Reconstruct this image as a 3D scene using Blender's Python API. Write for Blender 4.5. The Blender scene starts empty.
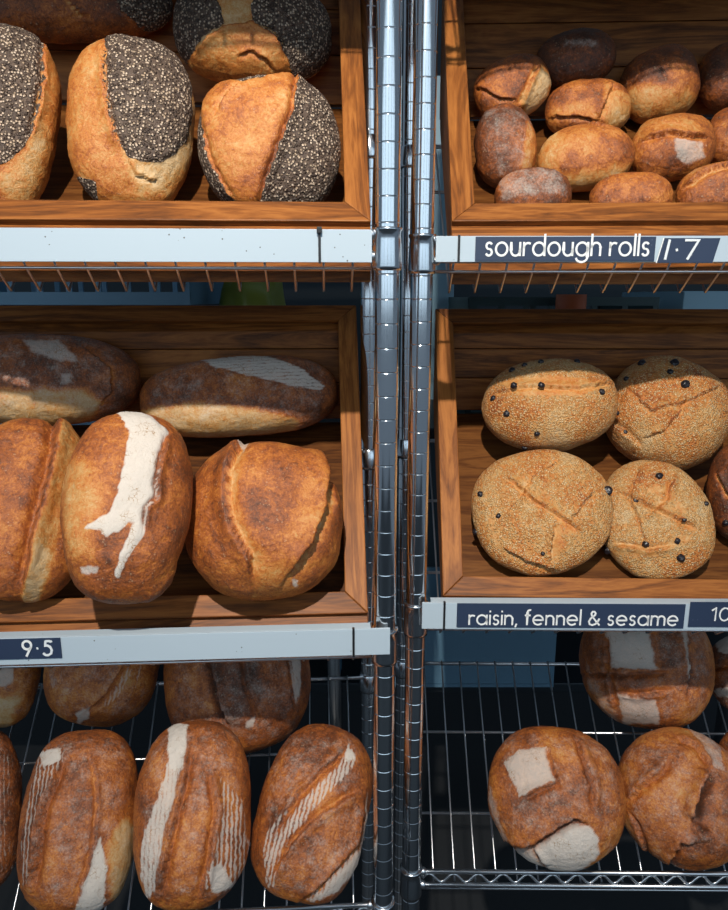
import bpy, random
import numpy as np
from math import *
from mathutils import Matrix, Vector

# ------------------------------------------------------------------ measured layout (metres; loaf features in millimetres)
DATA = {
'bins': {'Lmid': {'o': [0.00494, 0.04599, 0.98967], 'yaw': 3.4, 'hf': 0.05014, 'Lh': 0.285, 'side': 'L', 'beta': 52.2985}, 'Ltop': {'o': [0.00763, 0.04614, 1.43599], 'yaw': 3.2, 'hf': 0.06506, 'Lh': 0.285, 'side': 'L', 'beta': 52.2985}, 'Rmid': {'o': [0.10478, 0.11059, 0.99268], 'yaw': -2, 'hf': 0.04077, 'Lh': 0.285, 'side': 'R', 'beta': 52.2985}, 'Rtop': {'o': [0.10361, 0.1106, 1.43476], 'yaw': -2.2, 'hf': 0.07282, 'Lh': 0.285, 'side': 'R', 'beta': 52.2985}, 'Lhigh': {'o': [0.00763, 0.04614, 1.82399], 'yaw': 3.2, 'hf': 0.06506, 'Lh': 0.285, 'side': 'L', 'beta': 52.2985}, 'Rhigh': {'o': [0.10361, 0.1106, 1.82276], 'yaw': -2.2, 'hf': 0.07282, 'Lh': 0.285, 'side': 'R', 'beta': 52.2985}},
'alpha': 41,
'loaves': [
{'id': 'A5', 'loc': [-0.3781, 0.2403, 1.7839], 'rot': [[0.1338, 0.9551, 0.2644], [-0.0963, 0.2781, -0.9557], [-0.9863, 0.1024, 0.1292]], 'dims': [44.8, 132.8, 40.3], 'p': 2.6, 'egg': 0, 'bot': 0.8, 'tone': 0.68, 'edge': 0, 'kind': 'poppy', 'f': [{'t': 'poly', 'pts': [[-15.2, 60.7], [-35.6, 141.9], [37.7, 129.9], [36.5, 84.6], [24.1, 63.3]], 'seed': 1, 'up': 0, 'soft': 6, 'streak': 0}, {'t': 'cut', 'pts': [[4.4, -2.9], [33.9, 19.6]], 'h': 2, 'd': 2, 'w': 4, 'side': 1, 'vt': 0.15, 'rim': 0.2}], 'r': [], 'name': 'seeded_loaf', 'label': 'long dark brown loaf lying crossways behind the other seeded loaves', 'n': 44, 'var': 1},
{'id': 'A4', 'loc': [-0.144, 0.2544, 1.7554], 'rot': [[0.9933, 0.0135, 0.1144], [0.1115, 0.1367, -0.9843], [-0.0289, 0.9905, 0.1343]], 'dims': [102.4, 64.8, 55], 'p': 2.4, 'egg': 0, 'bot': 0.8, 'tone': 0.42, 'edge': 0, 'kind': 'poppy', 'f': [{'t': 'poly', 'pts': [[-117.3, 68.1], [118.8, 86.8], [120.5, -70.5], [-118.9, -85]], 'seed': 1, 'up': 0, 'soft': 2, 'streak': 0}, {'t': 'poly', 'pts': [[-76.8, -43.4], [-59.4, -29], [-34.4, -18.7], [0.8, -12.8], [28.7, -26.6], [46.2, -49.5], [50.2, -56], [7.5, -77.4], [-44, -80.5], [-93.5, -64.8], [-99.7, -45.4]], 'tone': 0.4, 'seed': 0, 'up': 5, 'soft': 3, 'streak': 0}, {'t': 'poly', 'pts': [[-48.3, 37.8], [4.1, 39.5], [-1.6, -9.6], [-33.1, -15.4]], 'tone': 0.2, 'seed': 0, 'up': 0, 'soft': 4, 'streak': 0}, {'t': 'cut', 'pts': [[-69.6, -42.1], [-54.4, -29.4], [-33.2, -19.7], [0.8, -12.8], [28.7, -24.5], [46.2, -48.7]], 'h': 5, 'd': 4, 'w': 6, 'side': -1, 'vt': 0.08, 'rim': 0.2}, {'t': 'cut', 'pts': [[-19.5, -47.5], [-2.1, -42.5], [17.5, -47.5], [29.8, -58]], 'h': 2, 'd': 2, 'w': 3, 'side': 1, 'vt': 0.55, 'rim': 0.2}], 'r': [], 'name': 'seeded_loaf', 'label': 'seeded loaf at the back corner of its crate with a smooth golden folded belly', 'n': 60, 'var': 1},
{'id': 'A1', 'loc': [-0.4075, 0.0968, 1.6108], 'rot': [[0.9421, 0.1146, 0.315], [0.2777, 0.2596, -0.9249], [-0.1878, 0.9589, 0.2127]], 'dims': [59.6, 108, 41.7], 'p': 2.6, 'egg': 0, 'bot': 0.8, 'tone': 0.5, 'edge': 0, 'kind': 'poppy', 'f': [{'t': 'poly', 'pts': [[-73.7, 96.5], [-16.3, 115.3], [8, 118.5], [30.1, 109.1], [41.2, 46.7], [40.2, 8.3], [34.9, -27.8], [20.3, -52.4], [-7, -71.4], [-52, -78.2]], 'seed': 1, 'up': 3, 'soft': 2, 'streak': 0}, {'t': 'poly', 'pts': [[39.2, 1], [35.8, -36.1], [21.2, -62.4], [3, -77], [32.2, -92.1], [49.4, -69.2], [54.8, -24.1]], 'tone': 0.2, 'up': 0, 'soft': 10, 'streak': 0}, {'t': 'cut', 'pts': [[30.1, 109.1], [41.2, 46.7], [40.2, 8.3], [34.9, -27.8]], 'h': 3, 'd': 3, 'w': 5, 'side': 1, 'vt': 0.3, 'rim': 0.2}], 'r': [], 'name': 'seeded_loaf', 'label': 'seeded loaf cut off by the photo edge, bare crust along its right flank', 'n': 60, 'var': 1},
{'id': 'A3', 'loc': [-0.1076, 0.1031, 1.5843], 'rot': [[0.9894, -0.1034, 0.1017], [0.1213, 0.2058, -0.971], [0.0794, 0.9731, 0.2162]], 'dims': [81.1, 80.2, 48.1], 'p': 2.4, 'egg': 0, 'bot': 0.8, 'tone': 0.45, 'edge': 0, 'kind': 'poppy', 'f': [{'t': 'poly', 'pts': [[-100.9, 107.3], [114.2, 97.1], [94.3, -92.6], [-120.3, -77.4]], 'seed': 1, 'up': 0, 'soft': 2, 'streak': 0}, {'t': 'poly', 'pts': [[-71.9, 66.4], [-55, 78], [-22.7, 65.1], [-4, 65.7], [41.2, 86.8], [29.9, 23.1], [9.6, -15.8], [-6.8, -47.8], [-20.6, -75.4], [-44.1, -67.4], [-55.3, -47.5], [-67.2, -17.5], [-70.9, 12.5]], 'tone': 0.42, 'seed': 0, 'up': 4, 'soft': 2, 'streak': 0}, {'t': 'cut', 'pts': [[39.6, 82.3], [29.9, 23.1], [9.6, -15.8], [-6.8, -47.8], [-16.2, -69.2]], 'h': 5, 'd': 5, 'w': 6, 'side': 1, 'vt': 0.7, 'rim': 0.2}, {'t': 'cut', 'pts': [[-20.9, 57.7], [-36.9, 48], [-45.5, 37.1], [-50.7, 27.6]], 'h': 3, 'd': 4, 'w': 5, 'side': 1, 'vt': 0.1, 'rim': 0.2}, {'t': 'cut', 'pts': [[-70.6, 14.7], [-67.2, -17.5], [-55.3, -47.5], [-43.4, -64.6]], 'h': 3, 'd': 2, 'w': 5, 'side': -1, 'vt': 0.5, 'rim': 0.2}], 'r': [], 'name': 'seeded_loaf', 'label': 'seeded loaf with a golden wedge of bare crust, beside the crate rail', 'n': 60, 'var': 1},
{'id': 'A2', 'loc': [-0.2661, 0.1086, 1.6088], 'rot': [[0.9734, 0.0674, 0.2188], [0.1988, 0.2256, -0.9537], [-0.1137, 0.9719, 0.2062]], 'dims': [70.7, 98.5, 43.9], 'p': 2.5, 'egg': 0.04, 'bot': 0.8, 'tone': 0.4, 'edge': 0, 'kind': 'poppy', 'f': [{'t': 'poly', 'pts': [[73.4, 101.5], [76.8, 34.1], [72.8, -25.2], [46.6, -71.5], [17.5, -75.3], [2.2, -52.5], [-7, -33.4], [60.1, 7.1]], 'tone': 0.12, 'up': 0, 'soft': 7, 'streak': 0}, {'t': 'poly', 'pts': [[-31.3, 85.8], [-6.2, 107.9], [22.6, 105.5], [48.3, 88.5], [63.3, 53.3], [67.6, 22.8], [66.2, -5.1], [55.2, -31.7], [38.3, -48.2], [18.7, -50.7], [3, -47.3], [-10.2, -31.8], [-18.1, -5.3], [-26.5, 26.6]], 'seed': 1, 'up': 4, 'soft': 2, 'streak': 0}, {'t': 'poly', 'pts': [[-83.2, -50.2], [-54.1, -69.4], [-30, -76.7], [-29.6, -94], [-69.5, -99.8]], 'seed': 1, 'up': 0, 'soft': 3, 'streak': 0}, {'t': 'cut', 'pts': [[-31.3, 85.8], [-26.5, 26.6], [-18.1, -5.3], [-10.2, -31.8], [3, -47.3]], 'h': 4, 'd': 3, 'w': 6, 'side': -1, 'vt': 0.35, 'rim': 0.2}, {'t': 'cut', 'pts': [[4, -47.2], [11.9, -62.9], [23.5, -66.6], [38, -65.1]], 'h': 2.5, 'd': 1.5, 'w': 5, 'side': 1, 'vt': 0.12, 'rim': 0.2}], 'r': [], 'name': 'seeded_loaf', 'label': 'upright seeded loaf in the middle of the front row with a large oval seeded top', 'n': 60, 'var': 1},
{'id': 'B1', 'loc': [-0.4471, 0.219, 1.3072], 'rot': [[0.0887, 0.953, 0.2896], [-0.387, 0.3009, -0.8716], [-0.9178, -0.0347, 0.3955]], 'dims': [65, 131.7, 52], 'p': 2.5, 'egg': 0, 'bot': 0.9, 'tone': 0.72, 'edge': 0, 'kind': 'crust', 'f': [{'t': 'poly', 'pts': [[-60.1, -121.5], [-64.7, 119.4], [62.2, 115.7], [57.8, -119.8]], 'flour': 0.38, 'up': 0, 'soft': 16, 'streak': 0}, {'t': 'poly', 'pts': [[22, -93.3], [28.1, -21.2], [25.2, 51.9], [41.4, 78.5], [59.6, 67.4], [71.4, 21.4], [67, -53.4], [66, -101.4]], 'tone': 0.14, 'up': 0, 'soft': 7, 'streak': 0}, {'t': 'poly', 'pts': [[-47, -22.4], [-48.5, 26.9], [-10.8, 55.1], [-9.8, 27.9], [-23.8, -8.8]], 'flour': 0.75, 'up': 0, 'soft': 6, 'streak': 0}, {'t': 'poly', 'pts': [[4.2, 25.3], [3.8, 42.5], [20.1, 45.9], [20.4, 29.9]], 'flour': 0.7, 'up': 0, 'soft': 5, 'streak': 0}, {'t': 'cut', 'pts': [[-37.1, 52.5], [-5.3, 92.8], [28, 91.9], [43.8, 75.8]], 'h': 3, 'd': 3, 'w': 6, 'side': -1, 'vt': 0.5, 'rim': 0.2}], 'r': [], 'name': 'sourdough_loaf', 'label': 'long dusty brown loaf lying crossways, with pale underside, partly outside the photo', 'n': 60, 'var': 1},
{'id': 'B2', 'loc': [-0.178, 0.2456, 1.2799], 'rot': [[0.1103, 0.9855, 0.1286], [-0.3971, 0.1623, -0.9033], [-0.9111, 0.0485, 0.4093]], 'dims': [58.4, 141.3, 49.6], 'p': 2.6, 'egg': 0, 'bot': 0.9, 'tone': 0.68, 'edge': 0, 'kind': 'crust', 'f': [{'t': 'poly', 'pts': [[-64.4, -125.1], [-47.3, 131.9], [64.1, 120.7], [43.8, -130.6]], 'flour': 0.38, 'up': 0, 'soft': 16, 'streak': 0}, {'t': 'poly', 'pts': [[14.1, -138.3], [16.3, -55.7], [31.4, 21], [47.5, 80.8], [71.6, 65.1], [61.9, -52.3], [41.8, -112.9]], 'tone': 0.12, 'up': 0, 'soft': 6, 'streak': 0}, {'t': 'poly', 'pts': [[-66.7, -66.3], [-69.2, -10.7], [-48.8, 49.7], [-24.8, 89.7], [1, 121.8], [10.6, 112], [2.4, 71.6], [-16.5, 14.1], [-34.9, -33.9]], 'flour': 1, 'up': 0, 'soft': 3, 'streak': 0.5}], 'r': [], 'name': 'sourdough_loaf', 'label': 'long brown loaf lying crossways with a white floured back, above the front row', 'n': 60, 'var': 1},
{'id': 'B3', 'loc': [-0.4111, 0.0665, 1.1672], 'rot': [[0.9563, -0.0264, 0.2911], [0.2642, 0.5045, -0.822], [-0.1251, 0.863, 0.4894]], 'dims': [72.5, 114.4, 58], 'p': 2.7, 'egg': 0, 'bot': 0.8, 'tone': 0.57, 'edge': 0, 'kind': 'crust', 'f': [{'t': 'poly', 'pts': [[27, 121.3], [64.4, 107.8], [66.2, 47.4], [45.5, -22.5], [41.9, -68.3], [25.8, -116.2], [8.5, -116.3], [16.7, -72.1], [23.7, 9.5]], 'tone': 0.3, 'up': 0, 'soft': 4, 'streak': 0}, {'t': 'poly', 'pts': [[18.9, -47.8], [38.5, -63.2], [25.8, -116.2], [6.4, -116.3]], 'tone': 0, 'up': 0, 'soft': 5, 'streak': 0}, {'t': 'cut', 'pts': [[21.3, 131.8], [26.6, 91.8], [28.6, 62.1], [23.7, 9.5], [17.4, -30.9], [13.6, -72.2], [8.3, -111.2]], 'h': 9, 'd': 9, 'w': 12, 'side': 1, 'vt': 0.55, 'rim': 0.45}], 'r': [], 'name': 'sourdough_loaf', 'label': 'loaf split along its length by a raised ragged ear, at the photo edge', 'n': 60, 'var': 1},
{'id': 'B5', 'loc': [-0.1234, 0.0655, 1.1535], 'rot': [[0.9883, -0.1109, 0.1045], [0.1461, 0.4939, -0.8572], [0.0435, 0.8624, 0.5043]], 'dims': [96.1, 97.2, 78.8], 'p': 2.5, 'egg': 0, 'bot': 0.8, 'tone': 0.62, 'edge': 0, 'kind': 'crust', 'f': [{'t': 'poly', 'pts': [[-36, -24.4], [-14.3, -58.8], [-17.1, -96.2], [36.5, -100.6], [53.4, -47.4], [79.8, 6], [74.4, 78.2], [30.8, -19.4], [6.6, -45]], 'tone': 0.46, 'up': 0, 'soft': 8, 'streak': 0}, {'t': 'cut', 'pts': [[-14.6, 105.2], [-35.8, 50.6], [-39.5, 12.5], [-32.5, -22.7], [-16.4, -57.5], [-17.5, -88]], 'h': 7, 'd': 6, 'w': 12, 'side': -1, 'vt': 0.22, 'rim': 0.35}, {'t': 'cut', 'pts': [[71.2, 98.7], [77.8, 43.7], [70.4, -1.5], [48.9, -46.3], [19.1, -81.6]], 'h': 9, 'd': 8, 'w': 14, 'side': -1, 'vt': 0.12, 'rim': 0.3}, {'t': 'cut', 'pts': [[85.2, 84.1], [92.7, 43.5], [85.8, -10.6]], 'h': 1.2, 'd': 3, 'w': 4, 'side': 1, 'vt': 0.1, 'rim': 0.2}, {'t': 'poly', 'pts': [[28.1, -82.1], [36.1, -83.4], [35.8, -89.7], [28.8, -89.5]], 'flour': 0.9, 'up': 0, 'soft': 2, 'streak': 0}, {'t': 'poly', 'pts': [[-27, 106.1], [-7.1, 104.6], [-15.8, 69.7]], 'flour': 0.8, 'up': 0, 'soft': 2, 'streak': 0}], 'r': [], 'name': 'sourdough_loaf', 'label': 'wide golden brown loaf with two curved scores, in the right front corner of its crate', 'n': 60, 'var': 1},
{'id': 'B4', 'loc': [-0.2607, -0.0112, 1.1956], 'rot': [[0.9761, 0.0005, 0.2172], [0.1875, 0.5028, -0.8438], [-0.1096, 0.8644, 0.4907]], 'dims': [68.9, 107.3, 58.6], 'p': 2.5, 'egg': 0.02, 'bot': 0.8, 'tone': 0.6, 'edge': 0, 'kind': 'crust', 'f': [{'t': 'poly', 'pts': [[-75.2, 35.8], [-49.8, 48.2], [-23.8, 12.3], [-21, -68.5], [-47.1, -67.3]], 'tone': 0.3, 'up': 0, 'soft': 10, 'streak': 0}, {'t': 'poly', 'pts': [[37.5, 79], [68.7, 45], [69.1, -35.9], [32.9, -94.2], [21, -47.6], [34.8, -1.7]], 'tone': 0.68, 'up': 0, 'soft': 6, 'streak': 0}, {'t': 'poly', 'pts': [[-26.3, 110.5], [-2.6, 115], [17.5, 96.3], [38.5, 79.5], [36.1, 51.7], [32.3, 16.3], [35.8, -1.6], [25.1, -14.6], [25.4, -42.3], [13.2, -59.9], [3, -85], [-1.9, -83.3], [3.6, -60.3], [12.7, -29], [-9, -46.1], [-17.4, -39.4], [-35.4, -38.2], [-11.4, -20], [-5.8, 1.2], [-1.3, 43.3], [-3, 72.9]], 'flour': 1.25, 'up': 1.5, 'soft': 1.6, 'streak': 0}, {'t': 'poly', 'pts': [[-38.1, -73.7], [-17.8, -74.2], [-18.5, -81.7], [-35.8, -83.1]], 'flour': 0.9, 'up': 0, 'soft': 2.5, 'streak': 0}, {'t': 'cut', 'pts': [[39.8, 76.9], [36.4, 49.3], [32.3, 16.3], [35.8, -1.6], [25.1, -14.6], [25.4, -42.3]], 'h': 4, 'd': 3, 'w': 5, 'side': 1, 'vt': 0.75, 'rim': 0.3}, {'t': 'cut', 'pts': [[22.6, -108.9], [46.8, -91.4], [65.8, -63.8]], 'h': 3, 'd': 4, 'w': 6, 'side': 1, 'vt': 0.05, 'rim': 0.2}], 'r': [], 'name': 'sourdough_loaf', 'label': 'upright loaf with one thick cracked white flour stripe down its middle', 'n': 60, 'var': 1},
{'id': 'C1', 'loc': [-0.551, 0.2319, 0.855], 'rot': [[0.942, -0.0789, 0.3262], [0.3119, 0.5646, -0.7641], [-0.1239, 0.8216, 0.5565]], 'dims': [46, 81.9, 43.7], 'p': 2.5, 'egg': 0, 'bot': 0.8, 'tone': 0.6, 'edge': 0, 'kind': 'crust', 'f': [{'t': 'poly', 'pts': [[-50.6, 76.2], [34.5, 74], [47.6, -78.7], [-34, -73]], 'flour': 0.38, 'up': 0, 'soft': 16, 'streak': 0}, {'t': 'poly', 'pts': [[-24.3, 27], [13, 25.1], [12.3, -24.3], [-17.9, -30.9]], 'flour': 0.8, 'up': 0, 'soft': 3, 'streak': 0}, {'t': 'poly', 'pts': [[-17.3, -37.9], [23.1, -47], [10.1, -86.9], [-17.1, -84.9]], 'tone': 0.1, 'up': 0, 'soft': 6, 'streak': 0}], 'r': [], 'name': 'striped_loaf', 'label': 'loaf in the upper row at the photo edge, only its floured lower end showing', 'n': 60, 'var': 1},
{'id': 'C2', 'loc': [-0.3978, 0.2224, 0.8673], 'rot': [[0.9654, 0.0687, 0.2515], [0.1624, 0.5961, -0.7863], [-0.204, 0.8, 0.5643]], 'dims': [83.3, 86.6, 70.8], 'p': 2.5, 'egg': 0, 'bot': 0.8, 'tone': 0.55, 'edge': 0, 'kind': 'crust', 'f': [{'t': 'poly', 'pts': [[-93.7, 70.7], [57.7, 88.5], [87.9, -74.1], [-56.8, -85.6]], 'flour': 0.38, 'up': 0, 'soft': 16, 'streak': 0}, {'t': 'poly', 'pts': [[29.8, 5], [45.5, -4.2], [40.3, -35.3], [27.6, -56.7], [14.8, -61.7], [14.9, -46], [30.2, -25.6]], 'flour': 0.7, 'up': 0, 'soft': 2.5, 'streak': 0.4}, {'t': 'poly', 'pts': [[-23.8, -72.5], [-1.8, -60.5], [-3.9, -78.7], [-17.7, -85.7]], 'flour': 0.85, 'up': 0, 'soft': 2, 'streak': 0}, {'t': 'poly', 'pts': [[50.2, 22.4], [62.5, 17.5], [57.8, -33], [49.7, -34.2]], 'flour': 0.55, 'up': 0, 'soft': 3, 'streak': 0.4}, {'t': 'cut', 'pts': [[37.9, 13.2], [13.5, -46.1], [-8.9, -68.9]], 'h': 5, 'd': 4, 'w': 7, 'side': -1, 'vt': 0.55, 'rim': 0.2}, {'t': 'poly', 'pts': [[-77.4, -1.6], [-62.1, 4.6], [-53.9, -43.1], [-63.2, -43.3]], 'flour': 0.5, 'up': 0, 'soft': 4, 'streak': 0}], 'r': [], 'name': 'striped_loaf', 'label': 'reddish loaf in the upper row with flour flecks slanting down its score', 'n': 60, 'var': 1},
{'id': 'C3', 'loc': [-0.1907, 0.2085, 0.8604], 'rot': [[0.9689, -0.2094, 0.1319], [0.2285, 0.552, -0.8019], [0.0951, 0.8071, 0.5826]], 'dims': [108.8, 112.7, 87], 'p': 2.5, 'egg': 0, 'bot': 0.8, 'tone': 0.62, 'edge': 0, 'kind': 'crust', 'f': [{'t': 'poly', 'pts': [[-87.7, 120.4], [115.2, 81.9], [78.5, -121.2], [-109.2, -80.9]], 'flour': 0.38, 'up': 0, 'soft': 16, 'streak': 0}, {'t': 'poly', 'pts': [[-30.9, 47.3], [24.5, 36], [34.7, -35.6], [6.4, -82.5], [-26.6, -73], [-34.5, -34.9]], 'tone': 0.84, 'up': 0, 'soft': 5, 'streak': 0}, {'t': 'cut', 'pts': [[-33.7, 47.9], [-33.2, 16.3], [-30.5, -35.8], [-19.9, -74.4]], 'h': 6, 'd': 7, 'w': 9, 'side': 1, 'vt': 0.9, 'rim': 0.1}, {'t': 'cut', 'pts': [[14.1, 23.5], [11.7, -21.7], [24.2, -75.7]], 'h': 4, 'd': 4, 'w': 6, 'side': 1, 'vt': 0.7, 'rim': 0.2}, {'t': 'poly', 'pts': [[77.4, 20.9], [97.9, 12.7], [92.1, -34.7], [73, -76.7], [71.2, -40.5]], 'flour': 0.9, 'up': 0, 'soft': 2.5, 'streak': 0.3}, {'t': 'poly', 'pts': [[2.6, -71.3], [17.3, -66.5], [12.2, -81.1], [2.4, -81.6]], 'flour': 0.8, 'up': 0, 'soft': 2, 'streak': 0}, {'t': 'cut', 'pts': [[74.7, 13.8], [71.2, -40.5], [71.1, -79.1]], 'h': 4, 'd': 4, 'w': 6, 'side': -1, 'vt': 0.6, 'rim': 0.2}], 'r': [], 'name': 'striped_loaf', 'label': 'broad dark loaf in the upper row with a shadowy lengthwise groove', 'n': 60, 'var': 1},
{'id': 'C4', 'loc': [-0.5263, 0.0865, 0.7282], 'rot': [[0.9189, -0.2273, 0.3223], [0.3928, 0.6018, -0.6954], [-0.0359, 0.7657, 0.6423]], 'dims': [47.3, 105.2, 42.6], 'p': 2.5, 'egg': 0, 'bot': 0.8, 'tone': 0.75, 'edge': 0, 'kind': 'crust', 'f': [{'t': 'poly', 'pts': [[-45.4, 103.9], [44.3, 86.1], [40.6, -107.6], [-41.9, -86.3]], 'flour': 0.38, 'up': 0, 'soft': 16, 'streak': 0}, {'t': 'poly', 'pts': [[9.9, 70.1], [36.2, 66.6], [34.8, -85.1], [8.5, -89.9]], 'flour': 0.5, 'up': 0, 'soft': 6, 'streak': 0.6}], 'r': [], 'name': 'striped_loaf', 'label': 'dark reddish striped loaf at the photo edge, only a sliver showing', 'n': 60, 'var': 1},
{'id': 'C5', 'loc': [-0.3702, 0.0351, 0.7548], 'rot': [[0.9587, -0.1336, 0.2513], [0.2759, 0.6523, -0.706], [-0.0696, 0.7461, 0.6622]], 'dims': [73.4, 110.7, 62.4], 'p': 2.6, 'egg': 0, 'bot': 0.8, 'tone': 0.6, 'edge': 0, 'kind': 'crust', 'f': [{'t': 'poly', 'pts': [[-76.9, 108.4], [63.1, 94.3], [67.5, -113.4], [-59.3, -94.2]], 'flour': 0.38, 'up': 0, 'soft': 16, 'streak': 0}, {'t': 'poly', 'pts': [[59.6, -9.3], [73.9, -26.6], [67.7, -92.6], [42.9, -105.1], [35.1, -40], [42.6, -24.5]], 'tone': 0.12, 'up': 0, 'soft': 6, 'streak': 0}, {'t': 'poly', 'pts': [[-83.3, 117.6], [58.4, 103.6], [59.6, 72], [-13.4, 76.1]], 'tone': 0.66, 'up': 0, 'soft': 8, 'streak': 0}, {'t': 'poly', 'pts': [[-61.3, 90], [-24, 82.7], [-23.1, 64.7], [-39, 29.2], [-46.5, -9.6], [-50.5, -58.8], [-58.5, -71.4], [-65.9, -25.9], [-63.7, 20], [-59.7, 60.6]], 'tone': 0.7, 'flour': 0.72, 'up': 0, 'soft': 2.5, 'streak': 0.75}, {'t': 'poly', 'pts': [[-58.6, 87.2], [-26.5, 83.1], [-24.6, 67.4], [-46.2, 61.1]], 'flour': 1, 'up': 0, 'soft': 3, 'streak': 0}, {'t': 'poly', 'pts': [[27.8, -26.1], [36.8, -59.5], [34.7, -93.2], [29.1, -112.5], [-0.2, -102.6], [15.6, -64.9]], 'flour': 1.2, 'up': 0, 'soft': 1.6, 'streak': 0}, {'t': 'cut', 'pts': [[-22.7, 72.2], [-40.2, 15.8], [-47.3, -47.8], [-50.3, -77.6]], 'h': 6, 'd': 7, 'w': 9, 'side': -1, 'vt': 0.6, 'rim': 0.3}, {'t': 'cut', 'pts': [[8.3, 76.2], [20.1, 44], [24.2, 7.6], [22.4, -31.9], [13.2, -61.4], [-0.1, -100.4]], 'h': 2.5, 'd': 2, 'w': 4, 'side': 1, 'vt': 0.45, 'rim': 0.2}], 'r': [], 'name': 'striped_loaf', 'label': 'lower row loaf with a white triangular flour patch low on its face', 'n': 60, 'var': 1},
{'id': 'C7', 'loc': [-0.0671, 0.0567, 0.7507], 'rot': [[0.9746, 0.2166, 0.0564], [-0.1064, 0.67, -0.7347], [-0.197, 0.7101, 0.676]], 'dims': [74.9, 108.7, 63.7], 'p': 2.6, 'egg': 0, 'bot': 0.8, 'tone': 0.62, 'edge': 0, 'kind': 'crust', 'f': [{'t': 'poly', 'pts': [[-95.1, 77.5], [44.2, 109.6], [87.6, -85.6], [-38, -113.2]], 'flour': 0.38, 'up': 0, 'soft': 16, 'streak': 0}, {'t': 'poly', 'pts': [[-69.8, 79.7], [10.2, 104.2], [5.6, 63.6], [-39, 28.6]], 'tone': 0.8, 'up': 0, 'soft': 8, 'streak': 0}, {'t': 'poly', 'pts': [[27.7, 87.2], [44.4, 67.5], [31.1, 40.9], [11.6, 12.2], [-8.9, -23.4], [-25.7, -56], [-26.6, -98], [-35.9, -99.3], [-51.9, -61.7], [-50.3, -39.1], [-28.3, -4.8], [-2, 24.5], [18.7, 53.9]], 'flour': 0.85, 'up': 0, 'soft': 1.8, 'streak': 0.55}, {'t': 'poly', 'pts': [[26.9, 84.1], [41.2, 69.2], [25.5, 59.5]], 'flour': 1.2, 'up': 0, 'soft': 2, 'streak': 0}, {'t': 'poly', 'pts': [[66.1, 34], [83.2, -16], [74.4, -55.2], [53.3, -85.1], [24.4, -103.2], [15.5, -102.8], [34.1, -76.5], [54.3, -54.8], [68.6, -24.5]], 'flour': 0.95, 'up': 0, 'soft': 1.8, 'streak': 0.35}, {'t': 'cut', 'pts': [[27.5, 81.4], [-19.8, 17], [-46.9, -46.2]], 'h': 5, 'd': 5, 'w': 7, 'side': -1, 'vt': 0.5, 'rim': 0.25}, {'t': 'cut', 'pts': [[57.5, 33.5], [31.3, 12.2], [5.5, -14.6], [-17.5, -48.7], [-29, -92.9]], 'h': 5, 'd': 5, 'w': 7, 'side': 1, 'vt': 0.5, 'rim': 0.25}, {'t': 'cut', 'pts': [[64.1, 23.4], [65.4, -28.8], [29.2, -82], [9.4, -104.2]], 'h': 4, 'd': 4, 'w': 6, 'side': -1, 'vt': 0.5, 'rim': 0.2}], 'r': [], 'name': 'striped_loaf', 'label': 'lower row loaf scored with two slanting floury stripes, beside the chrome post', 'n': 60, 'var': 1},
{'id': 'C6', 'loc': [-0.2179, 0.0184, 0.7807], 'rot': [[0.985, -0.0618, 0.1613], [0.1607, 0.6699, -0.7248], [-0.0633, 0.7399, 0.6698]], 'dims': [73.5, 108.9, 62.5], 'p': 2.6, 'egg': 0, 'bot': 0.8, 'tone': 0.6, 'edge': 0, 'kind': 'crust', 'f': [{'t': 'poly', 'pts': [[-76.9, 101.2], [63.7, 95.9], [67.9, -105.1], [-58.6, -96.2]], 'flour': 0.38, 'up': 0, 'soft': 16, 'streak': 0}, {'t': 'poly', 'pts': [[-88.5, 110.1], [62.7, 107.1], [64.8, 71.4], [-84.9, 72.8]], 'tone': 0.68, 'up': 0, 'soft': 8, 'streak': 0}, {'t': 'poly', 'pts': [[-39.3, 108.3], [-11.2, 100.1], [-12.2, 59.4], [-18.6, 16.4], [-28.6, -24.5], [-34.8, -80], [-47.6, -95.7], [-57.4, -67.8], [-55.1, -22.6], [-40.3, 18], [-32.6, 54.8]], 'flour': 0.95, 'up': 0, 'soft': 1.8, 'streak': 0.45}, {'t': 'poly', 'pts': [[-39.3, 108.3], [-11.2, 100.1], [-10.9, 41.8], [-30.3, 43]], 'flour': 1.2, 'up': 0, 'soft': 2, 'streak': 0}, {'t': 'poly', 'pts': [[32.8, 34.3], [61.7, 7.2], [73.4, -46.5], [68.1, -88.1], [50, -90.8], [36.6, -67.5], [28, -86.3], [17.7, -83.5], [30.7, -33.2], [36.7, -4.7]], 'flour': 0.78, 'up': 0, 'soft': 2, 'streak': 0.65}, {'t': 'poly', 'pts': [[20.5, -66.4], [38.6, -59.5], [56, -88.3], [28.1, -91.4]], 'flour': 1, 'up': 0, 'soft': 2, 'streak': 0}, {'t': 'cut', 'pts': [[-5.8, 71.3], [-9.7, 24.8], [-17.7, -13.7], [-31.2, -91.4]], 'h': 6, 'd': 6, 'w': 8, 'side': -1, 'vt': 0.55, 'rim': 0.25}, {'t': 'cut', 'pts': [[21.5, 42.7], [30.8, -4.5], [23.8, -61.6], [13.4, -96.5]], 'h': 5, 'd': 5, 'w': 7, 'side': 1, 'vt': 0.5, 'rim': 0.2}], 'r': [], 'name': 'striped_loaf', 'label': 'lower row loaf with a broad white stripe curving down one flank', 'n': 60, 'var': 1},
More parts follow.
